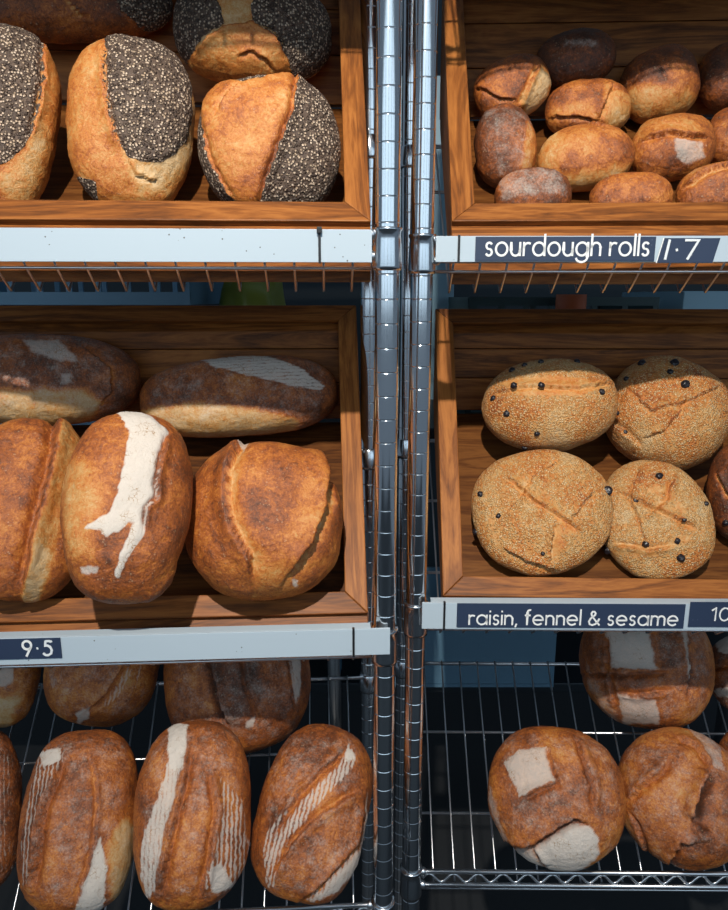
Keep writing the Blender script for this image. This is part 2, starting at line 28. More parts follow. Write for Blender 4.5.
{'id': 'D2', 'loc': [0.2983, 0.3368, 1.748], 'rot': [[0.0858, 0.9792, -0.1838], [-0.1771, -0.1666, -0.97], [-0.9805, 0.1158, 0.1591]], 'dims': [38.6, 55.8, 32.8], 'p': 2.3, 'egg': 0, 'bot': 0.8, 'tone': 0.9, 'edge': 0, 'kind': 'crust', 'f': [{'t': 'poly', 'pts': [[-20.2, -20.8], [-10.5, 31.5], [5.9, 30.3], [-2.5, -22.4]], 'flour': 0.45, 'up': 0, 'soft': 8, 'streak': 0}], 'r': [], 'name': 'bread_roll', 'label': 'darkest dusty roll, topmost of the pile', 'n': 44, 'var': 1},
{'id': 'D3', 'loc': [0.4166, 0.3242, 1.7105], 'rot': [[0.2463, 0.936, -0.2514], [-0.2456, -0.1906, -0.9505], [-0.9376, 0.2958, 0.1829]], 'dims': [51.1, 52.7, 43.4], 'p': 2.3, 'egg': 0, 'bot': 0.8, 'tone': 0.78, 'edge': 0, 'kind': 'crust', 'f': [{'t': 'poly', 'pts': [[-32.3, -2.7], [-10.8, 23.8], [16.5, 46.6], [31.5, 27.9], [5.6, -0.3]], 'tone': 0.55, 'up': 0, 'soft': 6, 'streak': 0}, {'t': 'poly', 'pts': [[-3.5, -52.9], [38.1, 45.2], [66.8, 24.8], [40.8, -43.2]], 'tone': 0.35, 'up': 0, 'soft': 9, 'streak': 0}], 'r': [], 'name': 'bread_roll', 'label': 'large brown roll with a reddish burnt streak across its top, second row from the back', 'n': 44, 'var': 1},
{'id': 'D4', 'loc': [0.5145, 0.3249, 1.7225], 'rot': [[0.9535, -0.0127, -0.3013], [-0.2931, 0.196, -0.9358], [0.071, 0.9805, 0.1832]], 'dims': [42.4, 45.5, 36.1], 'p': 2.3, 'egg': 0, 'bot': 0.8, 'tone': 0.85, 'edge': 0, 'kind': 'crust', 'f': [], 'r': [], 'name': 'bread_roll', 'label': 'dusty dark roll behind the others, cut by the photo edge', 'n': 44, 'var': 1},
{'id': 'D1', 'loc': [0.2067, 0.3147, 1.7044], 'rot': [[0.2862, 0.9489, -0.1327], [-0.2071, -0.0739, -0.9755], [-0.9355, 0.3067, 0.1753]], 'dims': [41.8, 54.2, 35.5], 'p': 2.3, 'egg': 0, 'bot': 0.8, 'tone': 0.72, 'edge': 0, 'kind': 'crust', 'f': [{'t': 'poly', 'pts': [[27.4, 1.4], [-4.9, 41.6], [10.1, 54.4], [43.9, 36.1], [51.2, 8.5]], 'tone': 0.1, 'up': 0, 'soft': 4, 'streak': 0}, {'t': 'cut', 'pts': [[38.1, -0.6], [15.7, 18.3], [-11, 40.7]], 'h': 4, 'd': 3, 'w': 5, 'side': -1, 'vt': 0.2, 'rim': 0.2}, {'t': 'cut', 'pts': [[-14.8, -50.2], [18.7, -24], [28.7, -1.7]], 'h': 3, 'd': 2, 'w': 4, 'side': 1, 'vt': 0.6, 'rim': 0.2}], 'r': [], 'name': 'bread_roll', 'label': 'shaded brown roll with a pale split side, leaning on the crate wall', 'n': 44, 'var': 1},
{'id': 'D5', 'loc': [0.312, 0.3061, 1.6754], 'rot': [[-0.0545, 0.979, -0.1964], [-0.187, -0.2032, -0.9611], [-0.9808, -0.0156, 0.1941]], 'dims': [39.6, 58.5, 33.7], 'p': 2.3, 'egg': 0, 'bot': 0.8, 'tone': 0.62, 'edge': 0, 'kind': 'crust', 'f': [{'t': 'poly', 'pts': [[-19.1, 18.4], [-11.4, 58.5], [22.7, 58.1], [33.9, 28], [17.3, 14.1]], 'tone': 0.3, 'up': 0, 'soft': 4, 'streak': 0}, {'t': 'poly', 'pts': [[3.7, -51.5], [-0.3, 6.2], [26, 15.2], [26.3, -43]], 'tone': 0.4, 'up': 0, 'soft': 6, 'streak': 0}, {'t': 'cut', 'pts': [[-26, 29.3], [2.3, 20.7], [23.9, 12.3]], 'h': 4, 'd': 4, 'w': 6, 'side': -1, 'vt': 0.25, 'rim': 0.2}, {'t': 'cut', 'pts': [[14.6, -53.1], [20.7, -18.1], [26, 12.6]], 'h': 3, 'd': 3, 'w': 4, 'side': 1, 'vt': 0.5, 'rim': 0.2}], 'r': [], 'name': 'bread_roll', 'label': 'roll with one bold cross score, tucked behind the golden front roll', 'n': 44, 'var': 1},
{'id': 'D8', 'loc': [0.4023, 0.2255, 1.6089], 'rot': [[0.0684, 0.9621, -0.2639], [-0.2531, -0.2392, -0.9374], [-0.965, 0.1309, 0.2272]], 'dims': [42.3, 52.7, 36], 'p': 2.3, 'egg': 0, 'bot': 0.8, 'tone': 0.56, 'edge': 0, 'kind': 'crust', 'f': [{'t': 'poly', 'pts': [[-48.5, -35.6], [-28.5, 7.3], [-7.4, 34.6], [3, 27.4], [-7.7, -18.7], [-9.2, -41.2]], 'tone': 0.38, 'up': 2, 'soft': 4, 'streak': 0}, {'t': 'poly', 'pts': [[-1.7, -5.3], [8, 32.1], [27, 34.8], [34.3, 12.8], [27, -1.9]], 'flour': 0.72, 'up': 0, 'soft': 4, 'streak': 0}, {'t': 'cut', 'pts': [[-9.2, -41.2], [-8.4, -16.3], [-0.5, 15.7], [4.4, 42.9]], 'h': 4, 'd': 4, 'w': 5, 'side': 1, 'vt': 0.4, 'rim': 0.2}], 'r': [], 'name': 'bread_roll', 'label': 'golden roll with a raised lip and a white flour smudge', 'n': 44, 'var': 1},
{'id': 'D12', 'loc': [0.4953, 0.2527, 1.6294], 'rot': [[0.9514, 0.0071, -0.3078], [-0.3009, 0.2328, -0.9248], [0.0651, 0.9725, 0.2236]], 'dims': [35.4, 39.9, 30.1], 'p': 2.3, 'egg': 0, 'bot': 0.8, 'tone': 0.6, 'edge': 0, 'kind': 'crust', 'f': [], 'r': [], 'name': 'bread_roll', 'label': 'golden roll cut by the photo edge, beside the flour-smudged roll', 'n': 44, 'var': 1},
{'id': 'D6', 'loc': [0.1849, 0.2322, 1.6116], 'rot': [[0.9865, -0.1015, -0.1283], [-0.1021, 0.2306, -0.9677], [0.1278, 0.9677, 0.2171]], 'dims': [40.8, 54.3, 34.7], 'p': 2.3, 'egg': 0, 'bot': 0.8, 'tone': 0.8, 'edge': 0, 'kind': 'crust', 'f': [{'t': 'poly', 'pts': [[-29.2, 55.2], [44.1, 36.3], [32.9, -47.8], [-17.8, -50.6], [-33.7, -6.8]], 'flour': 0.38, 'up': 0, 'soft': 10, 'streak': 0}, {'t': 'poly', 'pts': [[30, 21.2], [43.3, 3.4], [27.8, -47], [16.1, -40.8]], 'tone': 0.4, 'up': 0, 'soft': 4, 'streak': 0}], 'r': [], 'name': 'bread_roll', 'label': 'dark floury upright roll pressed against the crate side wall', 'n': 44, 'var': 1},
{'id': 'D7', 'loc': [0.2869, 0.2162, 1.595], 'rot': [[0.0232, 0.9802, -0.1965], [-0.2378, -0.1855, -0.9534], [-0.971, 0.0688, 0.2288]], 'dims': [41.6, 60.7, 35.3], 'p': 2.3, 'egg': 0, 'bot': 0.8, 'tone': 0.52, 'edge': 0, 'kind': 'crust', 'f': [{'t': 'poly', 'pts': [[-45.1, -60.8], [-46.7, -30.3], [37.3, -32.6], [16.4, -57.4]], 'tone': 0.32, 'up': 0, 'soft': 8, 'streak': 0}, {'t': 'cut', 'pts': [[-45.9, -45.5], [-46.4, -5.2], [-28.4, 28.2]], 'h': 2, 'd': 2, 'w': 4, 'side': 1, 'vt': 0.3, 'rim': 0.2}, {'t': 'poly', 'pts': [[31.2, -33.8], [22.1, 53.7], [46.8, 35.5], [47, -14]], 'tone': 0.2, 'up': 0, 'soft': 7, 'streak': 0}], 'r': [], 'name': 'bread_roll', 'label': 'wide smooth golden roll at the centre of the pile', 'n': 44, 'var': 1},
{'id': 'D11', 'loc': [0.4334, 0.1598, 1.5446], 'rot': [[0.0652, 0.9528, -0.2966], [-0.2929, -0.2658, -0.9184], [-0.9539, 0.1467, 0.2617]], 'dims': [36, 45.6, 30.6], 'p': 2.3, 'egg': 0, 'bot': 0.8, 'tone': 0.56, 'edge': 0, 'kind': 'crust', 'f': [{'t': 'cut', 'pts': [[-6.6, -37.2], [-21.4, -12.1], [-23.7, 20.4]], 'h': 4, 'd': 3, 'w': 5, 'side': 1, 'vt': 0.1, 'rim': 0.2}], 'r': [], 'name': 'bread_roll', 'label': 'golden roll with one pale score, low behind the crate rail at the photo edge', 'n': 44, 'var': 1},
{'id': 'D10', 'loc': [0.3302, 0.1627, 1.5394], 'rot': [[-0.0594, 0.9705, -0.2335], [-0.2535, -0.2409, -0.9369], [-0.9655, 0.0035, 0.2603]], 'dims': [31.9, 49.9, 27.1], 'p': 2.3, 'egg': 0, 'bot': 0.8, 'tone': 0.57, 'edge': 0, 'kind': 'crust', 'f': [{'t': 'poly', 'pts': [[-30.1, -37.1], [-19.8, 30.9], [2.2, 46.1], [-3.3, -48.4]], 'tone': 0.58, 'up': 0, 'soft': 6, 'streak': 0}], 'r': [], 'name': 'bread_roll', 'label': 'orange blistered roll peeking over the crate front rail', 'n': 44, 'var': 1},
{'id': 'D9', 'loc': [0.2105, 0.1695, 1.5425], 'rot': [[-0.0269, 0.9878, -0.1533], [-0.2533, -0.1551, -0.9549], [-0.967, 0.0132, 0.2544]], 'dims': [34.4, 47.2, 29.3], 'p': 2.3, 'egg': 0, 'bot': 0.8, 'tone': 0.75, 'edge': 0, 'kind': 'crust', 'f': [{'t': 'poly', 'pts': [[-28, -45.5], [-32.4, 32.7], [9.8, 44.1], [13.5, -40.2]], 'flour': 0.5, 'up': 0, 'soft': 6, 'streak': 0}], 'r': [], 'name': 'bread_roll', 'label': 'small floury brown roll behind the front rail, nearest the crate corner', 'n': 44, 'var': 1},
{'id': 'E2', 'loc': [0.4486, 0.2778, 1.2498], 'rot': [[0.8161, 0.5164, -0.2595], [-0.4309, 0.2443, -0.8687], [-0.3852, 0.8208, 0.4219]], 'dims': [89.9, 87, 69.6], 'p': 2.15, 'egg': 0, 'bot': 0.8, 'tone': 0.34, 'edge': 0, 'kind': 'sesame', 'f': [{'t': 'poly', 'pts': [[-225.7, 88.6], [58.9, 223.1], [199.9, -73.3], [-54.5, -222.3]], 'seed': 1, 'up': 0, 'soft': 2, 'streak': 0}, {'t': 'cut', 'pts': [[-67.1, -1.4], [-19.1, -24.6], [20.2, 12], [51.4, 69.2]], 'h': 3, 'd': 3, 'w': 6, 'side': 1, 'vt': 0.3, 'rim': 0.2}, {'t': 'cut', 'pts': [[-11, -64.8], [11.4, -40.2], [16.7, -9.7], [11.4, 24.1]], 'h': 3, 'd': 3, 'w': 6, 'side': 1, 'vt': 0.3, 'rim': 0.2}, {'t': 'cut', 'pts': [[-67.1, -53.9], [-4.4, -75.1]], 'h': 3, 'd': 3, 'w': 6, 'side': -1, 'vt': 0.3, 'rim': 0.2}], 'r': [[-62.4, 41.5, 42.6, 6], [-69, 8.6, 47.2, 4.5], [-23.3, 57.1, 52.6, 6], [5.1, 31.2, 65.9, 6], [-35, -61.7, 45.4, 4.5], [-20.4, 39.7, 61.9, 4.5]], 'name': 'raisin_loaf', 'label': 'sesame raisin loaf at the back with its top in shade, beside the side-on one', 'n': 60, 'var': 1},
{'id': 'E1', 'loc': [0.271, 0.2589, 1.266], 'rot': [[0.0067, 0.9857, -0.1682], [-0.4228, -0.1496, -0.8938], [-0.9062, 0.0771, 0.4158]], 'dims': [69.5, 97.2, 59], 'p': 2.15, 'egg': 0, 'bot': 0.8, 'tone': 0.32, 'edge': 0, 'kind': 'sesame', 'f': [{'t': 'poly', 'pts': [[-186.6, -152.4], [-159.1, 168.8], [164.8, 139], [156.2, -162.7]], 'seed': 1, 'up': 0, 'soft': 2, 'streak': 0}, {'t': 'cut', 'pts': [[-11.7, -85.4], [-15.1, -30.4], [-6.8, 29.6], [-21.3, 90.1]], 'h': 4, 'd': 3, 'w': 6, 'side': 1, 'vt': 0.3, 'rim': 0.2}, {'t': 'poly', 'pts': [[-31.1, -77.4], [-27.4, 11.1], [-16.2, 83.5], [4.7, 35.6], [-0.6, -44.7]], 'tone': 0.3, 'seed': 0.2, 'up': 0, 'soft': 4, 'streak': 0}], 'r': [[-5.5, -81.4, 34.8, 4.5], [20.4, -63.3, 44.3, 4.5], [-16.8, -51.9, 50, 4.5], [-13.5, -14.3, 57.8, 4.5], [50.6, -23.6, 41, 4.5], [63.5, -39.2, 12.7, 4.5], [-45.5, -52.7, 35.6, 4.5], [-51.4, -35.6, 37.2, 4.5], [-53.4, -12, 39.9, 4.5], [-53.7, 38.3, 33.7, 4.5], [-2.4, 66.8, 45.1, 4.5], [17.2, 93.3, 12.8, 4]], 'name': 'raisin_loaf', 'label': 'sesame raisin loaf at the back, seen side on, its underside pale with seeds', 'n': 60, 'var': 1},
{'id': 'E5', 'loc': [0.536, 0.1908, 1.1547], 'rot': [[0.9402, 0.138, -0.3114], [-0.3394, 0.456, -0.8227], [0.0285, 0.8792, 0.4756]], 'dims': [51.4, 75, 46.3], 'p': 2.3, 'egg': 0, 'bot': 0.8, 'tone': 0.85, 'edge': 0, 'kind': 'crust', 'f': [{'t': 'cut', 'pts': [[-42.6, 21.6], [-26.7, -23.3]], 'h': 3, 'd': 3, 'w': 5, 'side': 1, 'vt': 0.15, 'rim': 0.2}], 'r': [[-29.6, -51.3, 26.8, 5]], 'name': 'raisin_loaf', 'label': 'dark brown unseeded loaf cut by the photo edge', 'n': 60, 'var': 1},
{'id': 'E4', 'loc': [0.4008, 0.1691, 1.122], 'rot': [[0.9492, -0.1971, -0.2453], [-0.1015, 0.5462, -0.8315], [0.2979, 0.8141, 0.4984]], 'dims': [74.9, 85.4, 33], 'p': 2.15, 'egg': 0, 'bot': 0.8, 'tone': 0.28, 'edge': 0, 'kind': 'sesame', 'f': [{'t': 'poly', 'pts': [[-93.4, 202.3], [189.7, 113.4], [81.8, -168.1], [-183.6, -107.6]], 'seed': 1, 'up': 0, 'soft': 2, 'streak': 0}, {'t': 'poly', 'pts': [[-78.9, -39.2], [-65.1, -17.4], [-23.6, -41.5], [0.9, -37.2], [36.1, -18.4], [44.4, -33.6], [25.7, -49.6], [-16.1, -59.2]], 'tone': 0.24, 'seed': 0.46, 'up': 0, 'soft': 6, 'streak': 0}, {'t': 'poly', 'pts': [[-8.4, 44], [29.5, 44.3], [40.8, -5.5], [25.4, -18.7], [-2, 5]], 'tone': 0.3, 'seed': 0.47, 'up': 0, 'soft': 6, 'streak': 0}, {'t': 'cut', 'pts': [[-37.2, 46], [-5.8, 13.3], [26.3, -16.2], [45.3, -31.1]], 'h': 4, 'd': 4, 'w': 6, 'side': 1, 'vt': 0.3, 'rim': 0.2}, {'t': 'cut', 'pts': [[2.8, 73.9], [-27.5, 27.2], [-24.3, -2.9], [-28.4, -36.2]], 'h': 4, 'd': 4, 'w': 6, 'side': 1, 'vt': 0.3, 'rim': 0.2}, {'t': 'cut', 'pts': [[44.8, 54], [18.3, 14], [-10.2, 0.2], [-25.1, -5.4]], 'h': 3, 'd': 3, 'w': 5, 'side': 1, 'vt': 0.3, 'rim': 0.2}, {'t': 'cut', 'pts': [[-66.8, -23.5], [-24.3, -43.9], [13.5, -46.9]], 'h': 4, 'd': 3, 'w': 6, 'side': -1, 'vt': 0.2, 'rim': 0.2}], 'r': [[19.4, 50, 26.7, 6], [-20.3, 24.9, 30.9, 5], [-71.4, -27.6, 4.1, 6], [-26.8, -35.2, 28.8, 6], [10.3, -61.7, 23.8, 6], [29.5, -18.3, 30.3, 3.5], [12.6, -41.4, 29.2, 4], [65.8, 0.4, 17.3, 3.5]], 'name': 'raisin_loaf', 'label': 'round sesame raisin loaf lattice-scored, in front with the most dark raisins', 'n': 60, 'var': 1},
{'id': 'E3', 'loc': [0.2438, 0.1716, 1.1332], 'rot': [[0.1084, 0.9817, -0.1568], [-0.5142, -0.0796, -0.854], [-0.8508, 0.1732, 0.4962]], 'dims': [88.7, 96.9, 39], 'p': 2.15, 'egg': 0, 'bot': 0.8, 'tone': 0.3, 'edge': 0, 'kind': 'sesame', 'f': [{'t': 'poly', 'pts': [[-181.2, -125.6], [-128.3, 178.9], [167.4, 110.6], [133.4, -169.7]], 'seed': 1, 'up': 0, 'soft': 2, 'streak': 0}, {'t': 'poly', 'pts': [[-43.2, -49.3], [-52.5, -20.7], [-2, 22.7], [40.2, 41], [74.2, 9.5], [67.5, -5.1], [23.5, 11.3], [-7.6, -15.7]], 'tone': 0.3, 'seed': 0.47, 'up': 0, 'soft': 6, 'streak': 0}, {'t': 'poly', 'pts': [[-15.1, -83.9], [12.2, -58.8], [63.7, -60.4], [31.5, -88.7]], 'tone': 0.28, 'seed': 0.48, 'up': 0, 'soft': 7, 'streak': 0}, {'t': 'cut', 'pts': [[-49.1, -41.5], [-6.6, -9.3], [28.5, 30], [47.1, 46.4]], 'h': 4, 'd': 4, 'w': 6, 'side': 1, 'vt': 0.28, 'rim': 0.2}, {'t': 'cut', 'pts': [[12.2, -58.8], [-12.5, -28], [-41.6, -2.7], [-59.4, 34.9]], 'h': 3, 'd': 3, 'w': 5, 'side': -1, 'vt': 0.3, 'rim': 0.2}, {'t': 'cut', 'pts': [[26.1, 10.8], [48.6, 4.3], [75, -3.6]], 'h': 4, 'd': 4, 'w': 6, 'side': -1, 'vt': 0.2, 'rim': 0.2}, {'t': 'cut', 'pts': [[48.5, -62], [71.5, -29], [85.6, 8.5]], 'h': 4, 'd': 3, 'w': 6, 'side': 1, 'vt': 0.2, 'rim': 0.2}, {'t': 'cut', 'pts': [[28.5, 30], [-11.1, 71.7]], 'h': 3, 'd': 3, 'w': 5, 'side': 1, 'vt': 0.3, 'rim': 0.2}], 'r': [[-29.5, -77.5, 22.2, 4.5], [19.1, -93.6, 8.6, 5], [5.3, -58.9, 32.2, 3.5], [63, -11, 28.8, 3.5], [-10.1, 90.5, 15.2, 6.5]], 'name': 'raisin_loaf', 'label': 'largest round sesame raisin loaf lattice-scored, at the front by the crate side', 'n': 60, 'var': 1},
{'id': 'F2', 'loc': [0.6308, 0.2811, 0.8185], 'rot': [[0.9152, 0.1747, -0.3632], [-0.3995, 0.5125, -0.7601], [0.0534, 0.8407, 0.5388]], 'dims': [68.5, 68.2, 51.2], 'p': 2.1, 'egg': 0, 'bot': 0.8, 'tone': 0.72, 'edge': 0, 'kind': 'crust', 'f': [{'t': 'poly', 'pts': [[-62.3, 53.8], [63.7, 71.1], [61.7, -51.9], [-60, -73.4]], 'flour': 0.38, 'up': 0, 'soft': 16, 'streak': 0}, {'t': 'poly', 'pts': [[-60.6, 61.3], [-30.6, 72.1], [-26.5, 23.3], [-50, 26.1]], 'flour': 0.9, 'up': 0, 'soft': 3, 'streak': 0}, {'t': 'poly', 'pts': [[-57, -33.8], [-26.2, -21.5], [-25.4, -42.2], [-52.8, -46.2]], 'flour': 0.8, 'up': 0, 'soft': 3, 'streak': 0}, {'t': 'cut', 'pts': [[-66.3, -0.2], [-26.6, 9]], 'h': 4, 'd': 4, 'w': 7, 'side': 1, 'vt': 0.7, 'rim': 0.2}], 'r': [], 'name': 'round_loaf', 'label': 'floured round loaf in the upper row, cut by the photo edge', 'n': 60, 'var': 1},
{'id': 'F1', 'loc': [0.4546, 0.2749, 0.8454], 'rot': [[0.9506, 0.1343, -0.2798], [-0.3076, 0.5282, -0.7915], [0.0415, 0.8385, 0.5434]], 'dims': [103.7, 104.7, 82.9], 'p': 2.1, 'egg': 0, 'bot': 0.8, 'tone': 0.57, 'edge': 0, 'kind': 'crust', 'f': [{'t': 'poly', 'pts': [[-95.1, 86.6], [97.7, 104.3], [92.7, -83.1], [-89.6, -108.3]], 'flour': 0.38, 'up': 0, 'soft': 16, 'streak': 0}, {'t': 'poly', 'pts': [[-65.9, 44.5], [-2.2, 48.5], [8.5, -16.4], [-59, -23.2]], 'flour': 0.95, 'up': 0, 'soft': 2, 'streak': 0}, {'t': 'poly', 'pts': [[-46.6, -58.1], [9.3, -58.6], [19.4, -96.2], [-34.6, -103.4]], 'flour': 0.75, 'up': 0, 'soft': 3, 'streak': 0}, {'t': 'poly', 'pts': [[-99.8, 5.3], [-90.3, -54.4], [-58.6, -99.2], [-37.6, -105.3], [-51.9, -67.2], [-69.6, -54.5]], 'flour': 0.5, 'up': 0, 'soft': 5, 'streak': 0}, {'t': 'cut', 'pts': [[-97.2, -30.2], [-46, -29.4], [30.8, -16.4]], 'h': 5, 'd': 6, 'w': 8, 'side': 1, 'vt': 0.8, 'rim': 0.2}, {'t': 'cut', 'pts': [[-46.6, -59.6], [-13, -57.2], [28.4, -46.3]], 'h': 5, 'd': 4, 'w': 6, 'side': -1, 'vt': 0.7, 'rim': 0.1}, {'t': 'cut', 'pts': [[-67.3, 36.2], [-61.7, -27.8], [-48.2, -83.8]], 'h': 4, 'd': 3, 'w': 5, 'side': -1, 'vt': 0.6, 'rim': 0.2}, {'t': 'cut', 'pts': [[46.5, 42.2], [55, -8.7], [52.6, -48.5]], 'h': 4, 'd': 4, 'w': 6, 'side': -1, 'vt': 0.85, 'rim': 0.2}, {'t': 'poly', 'pts': [[45.3, 46.7], [54.4, 49.9], [59.3, -20.8], [52.1, -26.2]], 'flour': 0.8, 'up': 0, 'soft': 2, 'streak': 0}, {'t': 'poly', 'pts': [[15.1, 50.4], [43.7, 43.3], [47.8, -9.7], [14, -14.3]], 'tone': 0.78, 'up': 0, 'soft': 4, 'streak': 0}], 'r': [], 'name': 'round_loaf', 'label': 'round loaf in the upper row scored with a white floured square below the label', 'n': 60, 'var': 1},
{'id': 'F5', 'loc': [0.5934, 0.174, 0.7163], 'rot': [[0.9114, 0.2145, -0.3511], [-0.4087, 0.5704, -0.7125], [0.0474, 0.7929, 0.6075]], 'dims': [56.8, 69.1, 45.4], 'p': 2.1, 'egg': 0, 'bot': 0.8, 'tone': 0.7, 'edge': 0, 'kind': 'crust', 'f': [{'t': 'poly', 'pts': [[-51.9, 52.9], [53.2, 73.4], [50.9, -52], [-49.4, -75.5]], 'flour': 0.38, 'up': 0, 'soft': 16, 'streak': 0}], 'r': [], 'name': 'round_loaf', 'label': 'round brown loaf in the lower row, barely showing at the photo edge', 'n': 60, 'var': 1},
{'id': 'F4', 'loc': [0.4462, 0.1058, 0.732], 'rot': [[0.8922, 0.3465, -0.2896], [-0.4421, 0.5398, -0.7163], [-0.0919, 0.7672, 0.6348]], 'dims': [89.7, 92.6, 67.3], 'p': 2.1, 'egg': 0, 'bot': 0.8, 'tone': 0.5, 'edge': 0, 'kind': 'crust', 'f': [{'t': 'poly', 'pts': [[-95.5, 51.9], [70.4, 109.6], [92.2, -51.5], [-61.2, -112.3]], 'flour': 0.38, 'up': 0, 'soft': 16, 'streak': 0}, {'t': 'poly', 'pts': [[19.2, 37.6], [41.1, 46.2], [97.3, 30.8], [80.2, -39.9], [38.9, -83.7], [-1.2, -100.1], [17.1, -52], [20, -1.1]], 'tone': 0.66, 'up': 0, 'soft': 5, 'streak': 0}, {'t': 'poly', 'pts': [[-95.3, 15.6], [-63.9, 48.7], [-27.2, 45.4], [-52.3, -14.5], [-80.3, -36.4]], 'tone': 0.6, 'up': 0, 'soft': 6, 'streak': 0}, {'t': 'poly', 'pts': [[-15, 99], [9.8, 104.6], [39.7, 77.8], [48.9, 46.7], [33.4, 45.8], [6.4, 75.4]], 'tone': 0.6, 'flour': 0.6, 'up': 0, 'soft': 3, 'streak': 0}, {'t': 'cut', 'pts': [[-65.8, -30.8], [-48, -3.8], [-30.7, 19.4], [-26, 37.4]], 'h': 6, 'd': 5, 'w': 8, 'side': 1, 'vt': 0.55, 'rim': 0.1}, {'t': 'cut', 'pts': [[25.2, 39.9], [23.3, 25.9], [16.3, -1.3], [15.3, -30.5]], 'h': 11, 'd': 11, 'w': 11, 'side': -1, 'vt': 1.05, 'rim': 0.3}, {'t': 'cut', 'pts': [[15.3, -30.5], [32.1, -41.3], [41.3, -37.7]], 'h': 4, 'd': 5, 'w': 6, 'side': -1, 'vt': 0.8, 'rim': 0.2}, {'t': 'cut', 'pts': [[28.9, -49.9], [7.4, -58.2], [-2, -95.3]], 'h': 6, 'd': 5, 'w': 8, 'side': -1, 'vt': 0.8, 'rim': 0.2}, {'t': 'cut', 'pts': [[-20.5, 72.9], [6.8, 69.4], [28.2, 46.5]], 'h': 5, 'd': 4, 'w': 7, 'side': 1, 'vt': 0.55, 'rim': 0.2}, {'t': 'cut', 'pts': [[-27.1, -92.5], [-47.1, -64.1], [-60.5, -49.7]], 'h': 2, 'd': 4, 'w': 5, 'side': 1, 'vt': 0.75, 'rim': 0.2}], 'r': [], 'name': 'round_loaf', 'label': 'lower row round loaf burst open in ragged golden ears with no white square', 'n': 60, 'var': 1},
{'id': 'F3', 'loc': [0.2686, 0.096, 0.7431], 'rot': [[0.9747, 0.1261, -0.1845], [-0.2221, 0.6375, -0.7377], [0.0246, 0.76, 0.6494]], 'dims': [94.6, 92.4, 69.3], 'p': 2.1, 'egg': 0, 'bot': 0.8, 'tone': 0.56, 'edge': 0, 'kind': 'crust', 'f': [{'t': 'poly', 'pts': [[-87.8, 74.3], [89.9, 93.1], [83.4, -73.7], [-80.9, -95.8]], 'flour': 0.38, 'up': 0, 'soft': 16, 'streak': 0}, {'t': 'poly', 'pts': [[-69.1, -18.2], [-5.1, 10.2], [7.6, -9.7], [-23.6, -36.8], [-67.9, -63.3], [-77.8, -43]], 'tone': 0.68, 'up': 0, 'soft': 5, 'streak': 0}, {'t': 'poly', 'pts': [[23, 75], [57.1, 66.9], [92, 28.5], [86.5, -22.3], [52.1, -50.1], [46.1, 11.9]], 'tone': 0.6, 'up': 0, 'soft': 5, 'streak': 0}, {'t': 'poly', 'pts': [[-74.9, 29.3], [-55, 47.6], [-15.1, 57.5], [-3.8, 14], [-52.1, -14.1]], 'flour': 0.85, 'up': 1, 'soft': 1.5, 'streak': 0}, {'t': 'poly', 'pts': [[-90.8, 5.7], [-75.1, -42.7], [-58.4, -70.4], [-74.7, -66.7], [-95.9, -19.4]], 'flour': 0.55, 'up': 0, 'soft': 4, 'streak': 0}, {'t': 'poly', 'pts': [[-41.5, -72.8], [-10.6, -54.8], [20.2, -33.7], [39.1, -35.8], [52.1, -50.1], [53.3, -68.3], [30.6, -92.9], [-4.1, -99.9], [-36.6, -96.2], [-60.9, -76.9]], 'flour': 1.05, 'up': 0, 'soft': 2.5, 'streak': 0}, {'t': 'cut', 'pts': [[-70.7, -66.1], [-41.6, -69.3], [-16.9, -54.4], [20.1, -29.1], [39, -33.5]], 'h': 7, 'd': 6, 'w': 9, 'side': 1, 'vt': 0.8, 'rim': 0.25}, {'t': 'cut', 'pts': [[25.8, 75.4], [38.1, 39.2], [47.4, 12.1], [48.1, -13.9]], 'h': 5, 'd': 5, 'w': 7, 'side': 1, 'vt': 0.7, 'rim': 0.2}, {'t': 'cut', 'pts': [[-49.5, -13.9], [-24.1, -0.4], [-1.2, 11.9], [6.3, -0.4]], 'h': 4, 'd': 4, 'w': 6, 'side': 1, 'vt': 0.75, 'rim': 0.2}, {'t': 'cut', 'pts': [[-15.1, 57.5], [-7.5, 30.9], [1.3, 11]], 'h': 3, 'd': 3, 'w': 5, 'side': 1, 'vt': 0.7, 'rim': 0.2}, {'t': 'cut', 'pts': [[-32.6, -72.7], [-22.1, -80.6], [-11, -91.2]], 'h': 2.5, 'd': 3, 'w': 5, 'side': 1, 'vt': 0.6, 'rim': 0.2}], 'r': [], 'name': 'round_loaf', 'label': 'lower row round loaf with a square floured window and white flour at its base', 'n': 60, 'var': 1}],
'racks': {'L': {'piv': [0.02429, 0, 0], 'psi': 3.2}, 'R': {'piv': [0.06528, 0.064, 0], 'psi': -0.6}},
'shelves': {'Ltop': [1.487, 1.4595], 'Lmid': [1.0407, 1.0132], 'Llow': [0.66, 0.6325], 'Rtop': [1.4858, 1.4583], 'Rmid': [1.0437, 1.0162], 'Rlow': [0.6496, 0.6221], 'Lhigh': [1.875, 1.8895], 'Rhigh': [1.8738, 1.8883]},
'strips': [{'k': 'L', 'n': 'top', 'segs': [[-0.425, -0.0717], [-0.0686, -0.0167]]}, {'k': 'L', 'n': 'mid', 'segs': [[-0.4718, -0.0392], [-0.0357, 0.0044]]}, {'k': 'R', 'n': 'top', 'segs': [[0.0147, 0.0386], [0.0414, 0.3724]]}, {'k': 'R', 'n': 'mid', 'segs': [[0.0064, 0.0316], [0.0359, 0.4202]]}],
'strip_z': {'Ltop': [1.4871, 1.4548], 'Lmid': [1.052, 1.0196], 'Llow': [0.6712, 0.6281], 'Rtop': [1.4861, 1.4583], 'Rmid': [1.0542, 1.0196], 'Rlow': [0.6602, 0.6228]},
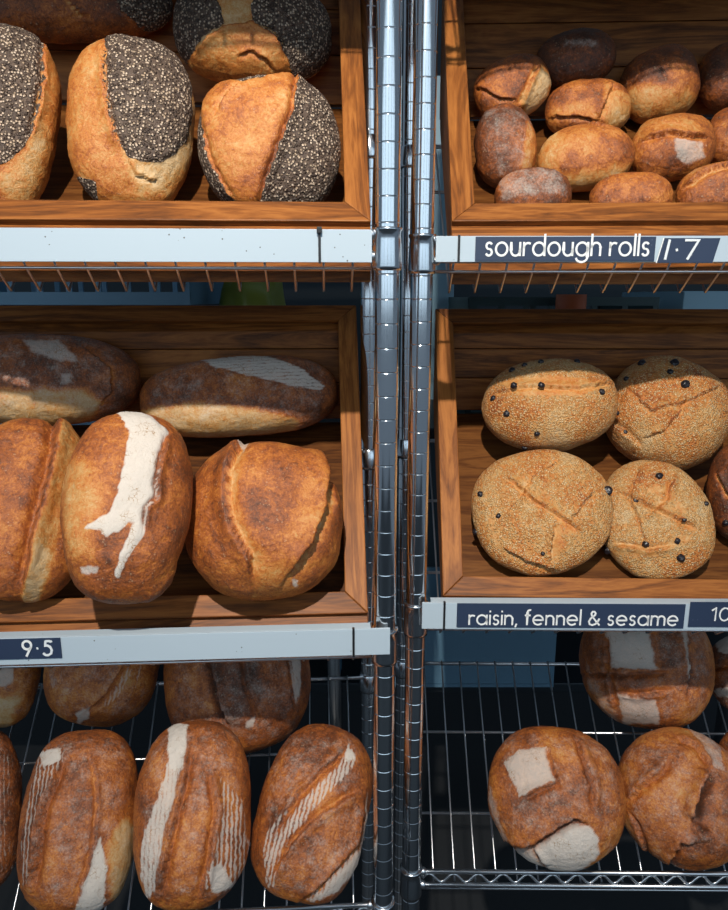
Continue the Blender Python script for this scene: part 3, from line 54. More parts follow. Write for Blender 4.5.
'cards': [{'k': 'R', 'n': 'top', 'x': [0.0582, 0.2567], 'z': [1.4593, 1.4852], 'txt': 'sourdough rolls', 'tx': [0.0696, 0.2492], 'base': 1.4651, 'xh': 12.9, 'sw': 2}, {'k': 'R', 'n': 'top', 'x': [0.2621, 0.3242], 'z': [1.4571, 1.4836], 'txt': '1.7', 'tx': [0.2683, 0.3036], 'base': 1.4613, 'xh': 12, 'sw': 2.6}, {'k': 'R', 'n': 'mid', 'x': [0.0491, 0.3278], 'z': [1.0224, 1.0543], 'txt': 'raisin, fennel & sesame', 'tx': [0.0644, 0.3195], 'base': 1.0267, 'xh': 11.5, 'sw': 1.8}, {'k': 'R', 'n': 'mid', 'x': [0.3333, 0.4172], 'z': [1.0245, 1.0574], 'txt': '10.0', 'tx': [0.3605, 0.408], 'base': 1.0333, 'xh': 10, 'sw': 2}, {'k': 'L', 'n': 'mid', 'x': [-0.4575, -0.363], 'z': [1.0271, 1.0516], 'txt': '9.5', 'tx': [-0.4041, -0.3726], 'base': 1.031, 'xh': 11, 'sw': 2}],
'drops': {'top': 0.06, 'mid': 0.06, 'low': 0.06, 'high': 0.06},
'back': 0.04,
}
ALPHA = radians(DATA['alpha'])            # slope of the wire shelves
BACK = DATA['back']
WOOD = .018                               # crate board thickness
RAIL = .028                               # crate rim width
scene = bpy.context.scene
COL = scene.collection

# ------------------------------------------------------------------ helpers
class MB:
    """collects shapes and links them as one mesh object"""
    def __init__(s): s.v, s.f = [], []
    def hexa(s, p):
        b = len(s.v); s.v += [tuple(q) for q in p]
        s.f += [tuple(b+i for i in q) for q in ((0,3,2,1),(4,5,6,7),(0,1,5,4),(1,2,6,5),(2,3,7,6),(3,0,4,7))]
        return s
    def box(s, x0, x1, y0, y1, z0, z1):
        x0, x1 = sorted((x0, x1)); y0, y1 = sorted((y0, y1)); z0, z1 = sorted((z0, z1))
        return s.hexa([(x0,y0,z0),(x1,y0,z0),(x1,y1,z0),(x0,y1,z0),(x0,y0,z1),(x1,y0,z1),(x1,y1,z1),(x0,y1,z1)])
    def prism(s, a, b):
        """closed prism between two polygons of equal length"""
        o = len(s.v); n = len(a); s.v += [tuple(q) for q in a] + [tuple(q) for q in b]
        s.f += [tuple(o+i for i in reversed(range(n))), tuple(o+n+i for i in range(n))]
        s.f += [(o+i, o+(i+1) % n, o+n+(i+1) % n, o+n+i) for i in range(n)]
        return s
    def tube(s, path, r, n=8):
        P = [Vector(p) for p in path]; o = len(s.v); m = len(P)
        ref = None
        for i, p in enumerate(P):
            t = (P[min(i+1, m-1)] - P[max(i-1, 0)]).normalized()
            if ref is None: ref = t.orthogonal().normalized()
            ref = (ref - t*ref.dot(t)).normalized(); q = t.cross(ref)
            for k in range(n):
                a = 2*pi*k/n; s.v.append(tuple(p + (ref*cos(a) + q*sin(a))*r))
        for i in range(m-1):
            for k in range(n):
                a = o+i*n+k; b = o+i*n+(k+1) % n; s.f.append((a, b, b+n, a+n))
        s.f.append(tuple(o+k for k in reversed(range(n)))); s.f.append(tuple(o+(m-1)*n+k for k in range(n)))
        return s
    def lathe(s, prof, c=(0,0,0), n=32):
        o = len(s.v); m = len(prof)
        for r, z in prof:
            for k in range(n):
                a = 2*pi*k/n; s.v.append((c[0]+r*cos(a), c[1]+r*sin(a), c[2]+z))
        for i in range(m-1):
            for k in range(n):
                a = o+i*n+k; b = o+i*n+(k+1) % n; s.f.append((a, b, b+n, a+n))
        s.f.append(tuple(o+k for k in reversed(range(n)))); s.f.append(tuple(o+(m-1)*n+k for k in range(n)))
        return s
    def build(s, name, mat, parent=None, bevel=0, smooth=False):
        me = bpy.data.meshes.new(name); me.from_pydata(s.v, [], s.f); me.validate()
        o = bpy.data.objects.new(name, me); COL.objects.link(o); me.materials.append(mat)
        import bmesh
        bm = bmesh.new(); bm.from_mesh(me); bmesh.ops.recalc_face_normals(bm, faces=bm.faces); bm.to_mesh(me); bm.free()
        if bevel:
            d = o.modifiers.new('Bevel', 'BEVEL'); d.width = bevel; d.segments = 2; d.limit_method = 'ANGLE'
        if smooth:
            for p in me.polygons: p.use_smooth = True
        if parent: o.parent = parent
        return o

def tag(o, label=None, cat=None, group=None, kind=None):
    if label: o['label'] = label
    if cat: o['category'] = cat
    if group: o['group'] = group
    if kind: o['kind'] = kind
    return o

def empty(name, loc, yaw=0):
    o = bpy.data.objects.new(name, None); COL.objects.link(o); o.location = loc; o.rotation_euler = (0, 0, yaw); o.empty_display_size = .05
    return o

# ------------------------------------------------------------------ materials
def new_mat(name):
    m = bpy.data.materials.new(name); m.use_nodes = True; nt = m.node_tree
    return m, nt, nt.nodes['Principled BSDF']
def nd(nt, t, **kw):
    n = nt.nodes.new(t)
    for k, v in kw.items():
        if k in n.inputs.keys(): n.inputs[k].default_value = v
        else: setattr(n, k, v)
    return n
def ramp(nt, fac, stops):
    r = nt.nodes.new('ShaderNodeValToRGB'); e = r.color_ramp.elements
    while len(e) < len(stops): e.new(.5)
    for q, (p, c) in zip(e, stops): q.position = p; q.color = (*c, 1) if len(c) == 3 else c
    nt.links.new(fac, r.inputs[0]); return r.outputs[0]
def math(nt, op, a, b=None, clamp=False):
    n = nt.nodes.new('ShaderNodeMath'); n.operation = op; n.use_clamp = clamp
    for i, x in enumerate((a, b)):
        if x is None: continue
        if isinstance(x, (int, float)): n.inputs[i].default_value = x
        else: nt.links.new(x, n.inputs[i])
    return n.outputs[0]
def step(nt, x, lo, hi):
    n = nt.nodes.new('ShaderNodeMapRange'); n.interpolation_type = 'SMOOTHSTEP'; n.inputs['From Min'].default_value = lo; n.inputs['From Max'].default_value = hi
    nt.links.new(x, n.inputs['Value']); return n.outputs[0]
def mix(nt, fac, a, b):
    n = nt.nodes.new('ShaderNodeMix'); n.data_type = 'RGBA'
    for s, x in ((n.inputs[0], fac), (n.inputs[6], a), (n.inputs[7], b)):
        if isinstance(x, (int, float)): s.default_value = x
        elif isinstance(x, tuple): s.default_value = (*x, 1)
        else: nt.links.new(x, s)
    return n.outputs[2]
def plain(name, col, rough=.5, metal=0, spec=.5):
    m, nt, b = new_mat(name)
    b.inputs['Base Color'].default_value = (*col, 1); b.inputs['Roughness'].default_value = rough; b.inputs['Metallic'].default_value = metal; b.inputs['Specular IOR Level'].default_value = spec
    return m
def speckled(name, col, dark, rough=.5, scale=160, amount=.13):
    m, nt, b = new_mat(name); tc = nd(nt, 'ShaderNodeTexCoord')
    v = nd(nt, 'ShaderNodeTexVoronoi', Scale=scale); nt.links.new(tc.outputs['Object'], v.inputs['Vector'])
    n = nd(nt, 'ShaderNodeTexNoise', Scale=25.0); nt.links.new(tc.outputs['Object'], n.inputs['Vector'])
    f = math(nt, 'MULTIPLY', math(nt, 'LESS_THAN', v.outputs['Distance'], amount), math(nt, 'GREATER_THAN', n.outputs['Fac'], .55))
    nt.links.new(mix(nt, f, col, dark), b.inputs['Base Color']); b.inputs['Roughness'].default_value = rough
    return m

def wood(name, slope=None, dark=1.0):
    m, nt, b = new_mat(name); L = nt.links; tc = nd(nt, 'ShaderNodeTexCoord'); oi = nd(nt, 'ShaderNodeObjectInfo')
    mp = nd(nt, 'ShaderNodeMapping'); vec = tc.outputs['Object']
    if slope is not None:
        r = nd(nt, 'ShaderNodeVectorRotate', rotation_type='X_AXIS'); r.inputs['Angle'].default_value = -slope; L.new(vec, r.inputs['Vector']); vec = r.outputs[0]
        mp.inputs['Scale'].default_value = (14, 1.2, 14)
    else: mp.inputs['Scale'].default_value = (1.2, 14, 14)
    off = nd(nt, 'ShaderNodeVectorMath', operation='SCALE'); off.inputs[0].default_value = (7, 5, 3); L.new(oi.outputs['Random'], off.inputs['Scale'])
    ad = nd(nt, 'ShaderNodeVectorMath', operation='ADD'); L.new(vec, ad.inputs[0]); L.new(off.outputs[0], ad.inputs[1]); L.new(ad.outputs[0], mp.inputs['Vector'])
    n1 = nd(nt, 'ShaderNodeTexNoise', Scale=2.2, Detail=5.0, Roughness=.6, Distortion=.9); L.new(mp.outputs[0], n1.inputs['Vector'])
    n2 = nd(nt, 'ShaderNodeTexNoise', Scale=14.0, Detail=4.0, Roughness=.7); L.new(mp.outputs[0], n2.inputs['Vector'])
    w = math(nt, 'FRACT', math(nt, 'MULTIPLY', n1.outputs['Fac'], 5.0))
    ring = math(nt, 'ABSOLUTE', math(nt, 'SUBTRACT', w, .5))
    f = math(nt, 'ADD', math(nt, 'MULTIPLY', ring, .75), math(nt, 'MULTIPLY', n2.outputs['Fac'], .65))
    f = math(nt, 'ADD', f, math(nt, 'MULTIPLY', math(nt, 'SUBTRACT', oi.outputs['Random'], .5), .22))
    c = ramp(nt, f, [(p, tuple(v*dark for v in q)) for p, q in ((.18, (.10, .034, .011)), (.45, (.24, .078, .017)), (.8, (.42, .155, .036)))])
    L.new(c, b.inputs['Base Color']); b.inputs['Roughness'].default_value = .48; b.inputs['Specular IOR Level'].default_value = .22
    bp = nd(nt, 'ShaderNodeBump', Strength=.12, Distance=.001); L.new(n2.outputs['Fac'], bp.inputs['Height']); L.new(bp.outputs[0], b.inputs['Normal'])
    return m

CRUST_RAMP = [(0, (.64, .44, .23)), (.22, (.58, .30, .095)), (.42, (.54, .182, .032)), (.58, (.36, .098, .020)), (.78, (.165, .047, .015)), (1, (.065, .025, .013))]
def crust(name, kind):
    m, nt, b = new_mat(name); L = nt.links
    at = nd(nt, 'ShaderNodeAttribute', attribute_name='crust'); sp = nd(nt, 'ShaderNodeSeparateColor'); L.new(at.outputs['Color'], sp.inputs[0])
    tone, flour, seed, streak = sp.outputs[0], sp.outputs[1], sp.outputs[2], at.outputs['Alpha']
    tc = nd(nt, 'ShaderNodeTexCoord'); oi = nd(nt, 'ShaderNodeObjectInfo')
    off = nd(nt, 'ShaderNodeVectorMath', operation='SCALE'); off.inputs[0].default_value = (3, 2, 5); L.new(oi.outputs['Random'], off.inputs['Scale'])
    ad = nd(nt, 'ShaderNodeVectorMath', operation='ADD'); L.new(tc.outputs['Object'], ad.inputs[0]); L.new(off.outputs[0], ad.inputs[1]); P = ad.outputs[0]
    def noise(scale, detail=4, rough=.6, dist=0):
        n = nd(nt, 'ShaderNodeTexNoise', Scale=float(scale), Detail=float(detail), Roughness=float(rough), Distortion=float(dist)); L.new(P, n.inputs['Vector']); return n.outputs['Fac']
    big, mid, fine = noise(24, 3, .6), noise(110, 5, .72, .6), noise(380, 4, .75)
    t = math(nt, 'ADD', tone, math(nt, 'MULTIPLY', math(nt, 'SUBTRACT', big, .5), .75))
    t = math(nt, 'ADD', t, math(nt, 'MULTIPLY', math(nt, 'SUBTRACT', mid, .5), .80))
    t = math(nt, 'ADD', t, math(nt, 'MULTIPLY', math(nt, 'SUBTRACT', fine, .5), .75), True)
    col = ramp(nt, t, CRUST_RAMP)
    # fine dusty blisters, a little lighter
    vb = nd(nt, 'ShaderNodeTexVoronoi', Scale=260.0); L.new(P, vb.inputs['Vector'])
    bl = math(nt, 'MULTIPLY', math(nt, 'LESS_THAN', vb.outputs['Distance'], .26), math(nt, 'GREATER_THAN', mid, .56))
    col = mix(nt, math(nt, 'MULTIPLY', bl, .35), col, (.62, .42, .24))
    hgt = math(nt, 'ADD', math(nt, 'MULTIPLY', mid, .6), math(nt, 'MULTIPLY', fine, .35))
    # flour, ragged at its edges and broken into streaks where the basket left rings
    sv = nd(nt, 'ShaderNodeTexWave', Scale=58.0, Distortion=3.8, Detail=3.0); sv.bands_direction = 'X'; sv.inputs['Detail Scale'].default_value = 2.0; L.new(tc.outputs['Object'], sv.inputs['Vector'])
    fl = math(nt, 'ADD', flour, math(nt, 'MULTIPLY', math(nt, 'SUBTRACT', noise(60, 5, .7), .5), .75))
    fl = math(nt, 'ADD', fl, math(nt, 'MULTIPLY', math(nt, 'SUBTRACT', noise(350, 3, .7), .5), .5))
    fl = math(nt, 'SUBTRACT', fl, math(nt, 'MULTIPLY', streak, math(nt, 'MULTIPLY', sv.outputs['Fac'], .85)))
    fm = math(nt, 'MULTIPLY', step(nt, fl, .30, .74), math(nt, 'ADD', .52, math(nt, 'MULTIPLY', step(nt, flour, .6, 1.15), .42)))
    dv = nd(nt, 'ShaderNodeTexNoise', Scale=70.0, Detail=3.0); L.new(P, dv.inputs['Vector'])
    dm = nd(nt, 'ShaderNodeVectorMath', operation='SCALE'); L.new(dv.outputs['Color'], dm.inputs[0]); dm.inputs['Scale'].default_value = .016
    da = nd(nt, 'ShaderNodeVectorMath', operation='ADD'); L.new(P, da.inputs[0]); L.new(dm.outputs[0], da.inputs[1])
    crack = nd(nt, 'ShaderNodeTexVoronoi', Scale=170.0, feature='DISTANCE_TO_EDGE'); L.new(da.outputs[0], crack.inputs['Vector'])
    fcol = mix(nt, math(nt, 'MULTIPLY', step(nt, crack.outputs['Distance'], .05, .005), step(nt, noise(45), .5, .62)), (.68, .62, .55), (.40, .27, .16))
    col = mix(nt, fm, col, fcol)
    rough = math(nt, 'ADD', math(nt, 'MULTIPLY', fm, .40), .46)
    if kind != 'crust':
        sc = 330.0 if kind == 'poppy' else 420.0
        vs = nd(nt, 'ShaderNodeTexVoronoi', Scale=sc); L.new(P, vs.inputs['Vector'])
        sep = nd(nt, 'ShaderNodeSeparateColor'); L.new(vs.outputs['Color'], sep.inputs[0])
        sm = step(nt, math(nt, 'ADD', seed, math(nt, 'MULTIPLY', math(nt, 'SUBTRACT', noise(140, 3), .5), .7)), .42, .55)
        grain = step(nt, vs.outputs['Distance'], .62, .30)
        if kind == 'poppy':
            light = math(nt, 'MULTIPLY', math(nt, 'GREATER_THAN', sep.outputs[0], .42), grain)
            sc_ = mix(nt, sep.outputs[1], (.46, .33, .22), (.70, .55, .42))
            scol = mix(nt, light, mix(nt, sep.outputs[2], (.055, .034, .025), (.13, .085, .058)), sc_)
            col = mix(nt, sm, col, scol)
        else:
            g2 = math(nt, 'MULTIPLY', math(nt, 'MULTIPLY', grain, math(nt, 'GREATER_THAN', sep.outputs[0], .45)), sm)
            col = mix(nt, math(nt, 'MULTIPLY', g2, .9), col, mix(nt, sep.outputs[1], (.62, .39, .16), (.78, .58, .34)))
        hgt = math(nt, 'ADD', hgt, math(nt, 'MULTIPLY', math(nt, 'MULTIPLY', grain, sm), 1.3 if kind == 'poppy' else .55))
        rough = math(nt, 'ADD', rough, math(nt, 'MULTIPLY', sm, .15))
    L.new(col, b.inputs['Base Color']); L.new(rough, b.inputs['Roughness']); b.inputs['Specular IOR Level'].default_value = .5
    bp = nd(nt, 'ShaderNodeBump', Strength=.9, Distance=.0030); L.new(hgt, bp.inputs['Height']); L.new(bp.outputs[0], b.inputs['Normal'])
    return m

M = dict(
    wood=wood('oiled_wood'), wood_side=wood('oiled_wood_sides', radians(52.6)), wood_floor=wood('gap_darkened_wood_floor', None, .42),  # darker floor wood; its colour also holds the shade between loaves
    chrome=plain('chrome', (.72, .74, .76), .13, 1), wire=plain('wire_chrome', (.74, .75, .77), .28, 1), collar=plain('collar_metal', (.66, .69, .72), .20, 1),
    strip=speckled('white_strip', (.44, .53, .60), (.12, .12, .12), .35, 120.0, .10), card=speckled('chalk_card', (.020, .036, .078), (.05, .07, .12), .55),
    letter=plain('white_lettering', (.82, .83, .82), .6), chalk=speckled('chalk', (.72, .76, .78), (.10, .14, .2), .9, 700.0, .4), tie=plain('black_nylon', (.012, .012, .014), .4),
    raisin=plain('raisin_skin', (.012, .009, .012), .38),
    floor=plain('dark_floor', (.035, .038, .042), .5), wall=plain('back_wall', (.022, .035, .045), .7),
    crate_blue=plain('blue_plastic', (.15, .29, .41), .45), crate_dark=plain('dark_green_plastic', (.02, .055, .06), .5), bag=plain('yellow_green_film', (.22, .26, .03), .4),
    orange=plain('orange_plastic', (.40, .085, .02), .5), table=plain('dark_steel', (.04, .05, .06), .4, .6), pale=plain('pale_blue_plastic', (.30, .50, .62), .4))
for k in ('crust', 'poppy', 'sesame'): M[k] = crust('bread_' + k, k)

# ------------------------------------------------------------------ the setting
s = MB().box(-3, 3, -4.2, 2.3, -.05, 0).build('floor', M['floor']); tag(s, kind='structure')
s = MB().box(-3, 3, 2.3, 2.4, 0, 2.9).build('wall_back', M['wall']); tag(s, kind='structure')

# ------------------------------------------------------------------ racks
DEPTH, RACK_W = .30, .92
def post_profile(h):
    p = [(.0127, 0)]; z = .02
    while z < h - .02:
        p += [(.0127, z-.0012), (.0127, z-.0002), (.0127, z), (.01225, z+.0004), (.01225, z+.0011), (.0127, z+.0015), (.0127, z+.0017), (.0127, z+.0027)]; z += .0254
    return p + [(.0127, h)]
def make_rack(k, label):
    R = DATA['racks'][k]; sg = -1 if k == 'L' else 1
    root = empty('wire_shelving_rack', (R['piv'][0], R['piv'][1], 0), radians(R['psi'])); tag(root, label, 'rack')
    pts = [(0, 0), (0, DEPTH), (sg*RACK_W, 0), (sg*RACK_W, DEPTH)]
    H = 2.12
    for x, y in pts:
        o = MB().lathe(post_profile(H), (x, y, 0), 36).build('post', M['chrome'], root, smooth=True)
        MB().lathe([(.009, H), (.0135, H+.001), (.0135, H+.006), (.006, H+.011)], (x, y, 0), 24).build('post_cap', M['tie'], o, smooth=True)
        MB().lathe([(.018, .001), (.018, .012), (.0135, .03)], (x, y, 0), 24).build('levelling_foot', M['collar'], o, smooth=True)
    for n in ('high', 'top', 'mid', 'low'):
        zt, zb = DATA['shelves'][k+n]; drop = DATA['drops'][n]
        cy, cz = BACK, zt - drop
        x0, x1 = sg*.016, sg*(RACK_W-.016)
        yb = DEPTH - .012; zbk = cz + (yb-cy)*tan(ALPHA)
        g = MB(); nw = int(abs(x1-x0)/.0305)
        for i in range(1, nw+1):
            x = x0 + sg*(i-.35)*.0305
            g.tube([(x, -.001, zt-.0245), (x, cy*.35, zt-.0265-(drop-.0265)*.40), (x, cy*.93, cz+.003), (x, cy+.001, cz), (x, cy+.012, cz+.012*tan(ALPHA)), (x, yb, zbk)], .0014, 6)
        shelf = g.build('wire_shelf', M['wire'], root, smooth=True)
        for z in (zt-.004, zt-.0255):
            MB().tube([(x0*.9, 0, z), (x1*.985, 0, z)], .0031, 10).build('front_rod', M['wire'], shelf, smooth=True)
        zz = []; L = abs(x1-x0); m = int(L/.034)*8
        for i in range(m+1): zz.append((x0+(x1-x0)*i/m, .0008, zt-.0148+.0068*sin(i/8*2*pi)))
        MB().tube(zz, .0019, 6).build('truss_wire', M['wire'], shelf, smooth=True)
        nx, nz = sin(ALPHA)*.0042, -cos(ALPHA)*.0042
        for t in (.091, .211):
            y = cy + t*cos(ALPHA); z = cz + t*sin(ALPHA)
            MB().tube([(x0, y+nx, z+nz), (x1, y+nx, z+nz)], .0022, 8).build('cross_rod', M['wire'], shelf, smooth=True)
        MB().tube([(x0, cy*.28-.005, zt-.0375), (x1, cy*.28-.005, zt-.0375)], .0018, 8).build('cross_rod', M['wire'], shelf, smooth=True)
        MB().tube([(x0*.6, yb, zbk-.005), (x1, yb, zbk-.005)], .0031, 10).build('rear_rod', M['wire'], shelf, smooth=True)
        for x, y in pts:
            zc = zt-.040 if y == 0 else zbk-.034
            if y == 0:
                c = MB().lathe([(.0131, 0), (.0152, .0), (.0155, .004), (.0146, .030), (.0142, .0385), (.0156, .040), (.0156, .0425), (.0131, .043)], (x, y, zc), 32)
            else:
                c = MB().lathe([(.0131, 0), (.0150, .0), (.0158, .004), (.0146, .030), (.0131, .032)], (x, y, zc), 32)
            co = c.build('post_collar', M['collar'], shelf, smooth=True)
            if y == 0:
                e = -1 if x == sg*RACK_W and sg > 0 or x == 0 and sg < 0 else 1
                for z in (zt-.004, zt-.0255):
                    MB().lathe([(.001, -.0055), (.004, -.004), (.0055, 0), (.004, .004), (.001, .0055)], (x+e*.0165, 0, z), 12).build('weld_knob', M['wire'], co, smooth=True)
    return root
make_rack('L', 'chrome wire rack holding the crates of seeded loaves and floured loaves')
make_rack('R', 'chrome wire rack holding the crates of rolls and raisin loaves')

# ------------------------------------------------------------------ crates
def make_crate(key, label):
    B = DATA['bins'][key]; sg = -1 if B['side'] == 'L' else 1; W = .62 if sg < 0 else .56
    be = radians(B['beta']); hf, Lh = B['hf'], B['Lh']; root = empty('wooden_crate', B['o'], radians(B['yaw'])); tag(root, label, 'crate')
    tb, ta = tan(be), tan(ALPHA); th = .009                        # rim rail thickness
    dz = th/cos(be)
    top = lambda y: hf + y*tb - dz
    X = lambda u: sg*u
    MB().hexa([(X(0),0,0),(X(W),0,0),(X(W),WOOD,WOOD*ta),(X(0),WOOD,WOOD*ta),(X(0),0,top(0)),(X(W),0,top(0)),(X(W),WOOD,top(WOOD)),(X(0),WOOD,top(WOOD))]).build('front_panel', M['wood'], root, .0008)
    for a, b in ((0, WOOD), (W-WOOD, W)):
        prof = [(WOOD, WOOD*ta), (Lh-WOOD, (Lh-WOOD)*ta), (Lh-WOOD, top(Lh-WOOD)), (WOOD, top(WOOD))]
        MB().prism([(X(a), y, z) for y, z in prof], [(X(b), y, z) for y, z in prof]).build('side_panel', M['wood_side'], root, .0008)
    zt0, zb0 = top(Lh-WOOD), Lh*ta
    cuts = [zb0, zb0+(zt0-zb0)*.42, zb0+(zt0-zb0)*.80, zt0]
    for i in range(3):
        a, b = cuts[i]+(.001 if i else 0), cuts[i+1]
        MB().hexa([(X(0),Lh-WOOD,a),(X(W),Lh-WOOD,a),(X(W),Lh,a),(X(0),Lh,a),(X(0),Lh-WOOD,b),(X(W),Lh-WOOD,b),(X(W),Lh,b+(WOOD*tb if i == 2 else 0)),(X(0),Lh,b+(WOOD*tb if i == 2 else 0))]).build('back_board', M['wood'], root, .0012)
    y0, y1 = WOOD, Lh-WOOD
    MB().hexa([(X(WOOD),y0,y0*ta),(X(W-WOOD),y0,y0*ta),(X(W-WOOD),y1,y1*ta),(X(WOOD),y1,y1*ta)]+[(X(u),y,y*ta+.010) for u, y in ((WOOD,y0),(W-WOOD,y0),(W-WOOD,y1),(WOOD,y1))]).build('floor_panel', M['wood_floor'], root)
    # mitred rim on the sloping top
    S = Lh/cos(be)
    def rp(u, s_, h): return (X(u), s_*cos(be) - h*sin(be) + th*sin(be), hf + s_*sin(be) + h*cos(be) - th*cos(be))
    def rail(name, c, mat):
        MB().prism([rp(u, s_, 0) for u, s_ in c], [rp(u, s_, th) for u, s_ in c]).build(name, M[mat], root, .0012)
    r = RAIL; e = .0002
    rail('front_rail', [(0, 0), (W, 0), (W-r, r-e), (r, r-e)], 'wood'); rail('back_rail', [(r, S-r+e), (W-r, S-r+e), (W, S), (0, S)], 'wood')
    rail('side_rail', [(0, e), (r-e, r), (r-e, S-r), (0, S-e)], 'wood_side'); rail('side_rail', [(W, e), (W, S-e), (W-r+e, S-r), (W-r+e, r)], 'wood_side')
    return root
make_crate('Ltop', 'wooden display crate of dark seeded loaves above the long white label strip')
make_crate('Lmid', 'wooden display crate with five big floured loaves, above the 9.5 price card')
make_crate('Rtop', 'wooden display crate heaped with small round rolls')
make_crate('Rmid', 'wooden display crate of round sesame raisin loaves')
make_crate('Lhigh', 'unseen empty crate added on the uppermost shelf to shade the seeded loaves')  # crate added out of view so the upper shelf casts solid shade
make_crate('Rhigh', 'unseen empty crate added on the uppermost shelf to shade the rolls')  # likewise added out of view, throws shade over the rolls

# ------------------------------------------------------------------ label strips and cards
def on_rack(name, k):
    R = DATA['racks'][k]; return empty(name, (R['piv'][0], R['piv'][1], 0), radians(R['psi']))
def strip(d, label):
    k, n = d['k'], d['n']; zt, zb = DATA['strip_z'][k+n]
    a = min(min(q) for q in d['segs']); b = max(max(q) for q in d['segs'])
    R = DATA['racks'][k]; yw = radians(R['psi'])
    f = -.0105 if n == 'mid' else 0        # these two reach across the post collar
    o = MB().box(a, b, f-.0095, f-.0065, zb, zt).build('shelf_edge_strip', M['strip'], None, .0004)
    o.location = (R['piv'][0], R['piv'][1], 0); o.rotation_euler = (0, 0, yw); tag(o, label, 'label strip')
    if f: MB().box(a if k == 'L' else .0175, -.0175 if k == 'L' else b, f-.0065, -.0036, zt-.0014, zt).build('hooked_lip', M['strip'], o, .0003)
    i = (d['segs'][0][1]+d['segs'][1][0])/2
    t = MB().box(i-.0013, i+.0013, f-.0112, f-.0062, zb-.0012, zt+.0012); t.build('cable_tie', M['tie'], o, .0003)
    if n == 'top' and k == 'L': MB().box(i-.0026, i+.0026, -.0140, -.0112, zt-.004, zt+.002).build('tie_head', M['tie'], o, .0004)
    return o
SL = ['long white shelf strip under the seeded loaves', 'white shelf strip with the 9.5 price card at one end', 'white shelf strip behind the sourdough rolls card', 'white shelf strip behind the raisin, fennel and sesame card']
for d, l in zip(DATA['strips'], SL): strip(d, l)

def arc(cx, cy, r, a0, a1, ry=None, n=None):
    n = n or max(6, int(abs(a1-a0)/14)); ry = ry or r
    return [(cx+r*cos(radians(a0+(a1-a0)*i/n)), cy+ry*sin(radians(a0+(a1-a0)*i/n))) for i in range(n+1)]
CIR = arc(.5, .5, .5, 0, 360)
GLYPH = {   # monoline strokes, x-height 1: (advance, strokes)
 'a': (1, [CIR, [(1, 1), (1, 0)]]), 'o': (1, [CIR]), 'd': (1, [CIR, [(1, 1.62), (1, 0)]]),
 's': (.56, [arc(.30, .745, .245, 35, 270) + arc(.28, .255, .255, 90, -150)]),
 'u': (.78, [[(0, 1), (0, .38)] + arc(.39, .38, .39, 180, 360) + [(.78, .38), (.78, 1)], [(.78, .5), (.78, 0)]]),
 'r': (.48, [[(0, 1), (0, 0)], arc(.36, .60, .36, 180, 62)]),
 'g': (1, [CIR, [(1, 1), (1, -.12)] + arc(.5, -.12, .5, 0, -165, .38)]),
 'h': (.76, [[(0, 1.62), (0, 0)], arc(.38, .6, .38, 180, 0) + [(.76, .6), (.76, 0)]]),
 'n': (.76, [[(0, 1), (0, 0)], arc(.38, .6, .38, 180, 0) + [(.76, .6), (.76, 0)]]),
 'm': (1.36, [[(0, 1), (0, 0)], arc(.34, .64, .34, 180, 0) + [(.68, .64), (.68, 0)], arc(1.02, .64, .34, 180, 0) + [(1.36, .64), (1.36, 0)]]),
 'l': (0, [[(0, 1.62), (0, 0)]]), 'i': (0, [[(0, 1), (0, 0)], [(-.03, 1.40), (.03, 1.40)]]),
 'f': (.52, [[(.22, 0), (.22, 1.32)] + arc(.47, 1.32, .25, 180, 75), [(0, 1), (.5, 1)]]),
 'e': (1, [[(1, .5), (0, .5)], arc(.5, .5, .5, 0, 312)]),
 ',': (.12, [[(.10, .06), (.0, -.24)]]),
 '&': (1.15, [[(1.12, 0), (.62, .58), (.30, 1.0), (.24, 1.24), (.36, 1.42), (.56, 1.42), (.68, 1.26), (.62, 1.06), (.20, .68), (.04, .36), (.14, .08), (.42, -.02), (.74, .10), (.98, .44), (1.08, .66)]]),
 '1': (.22, [[(0, 0), (.20, 1.55)]]), 'I': (.3, [[(.0, 1.25), (.3, 1.55), (.3, 0)]]), '.': (.2, [[(.08, .74), (.14, .76)]]),
 '7': (.95, [[(.05, 1.55), (.95, 1.55), (.28, 0)]]), '0': (.8, [arc(.4, .77, .4, 0, 360, .77)]),
 '9': (.9, [arc(.42, 1.1, .42, 0, 360), [(.80, .90), (.28, 0)]]),
 '5': (.95, [[(.95, 1.44), (.85, 1.40), (.75, 1.46), (.36, 1.46), (.30, 1.0), (.50, 1.02), (.78, .86), (.90, .52), (.80, .2), (.5, .02), (.22, .04), (.04, .22)]])}
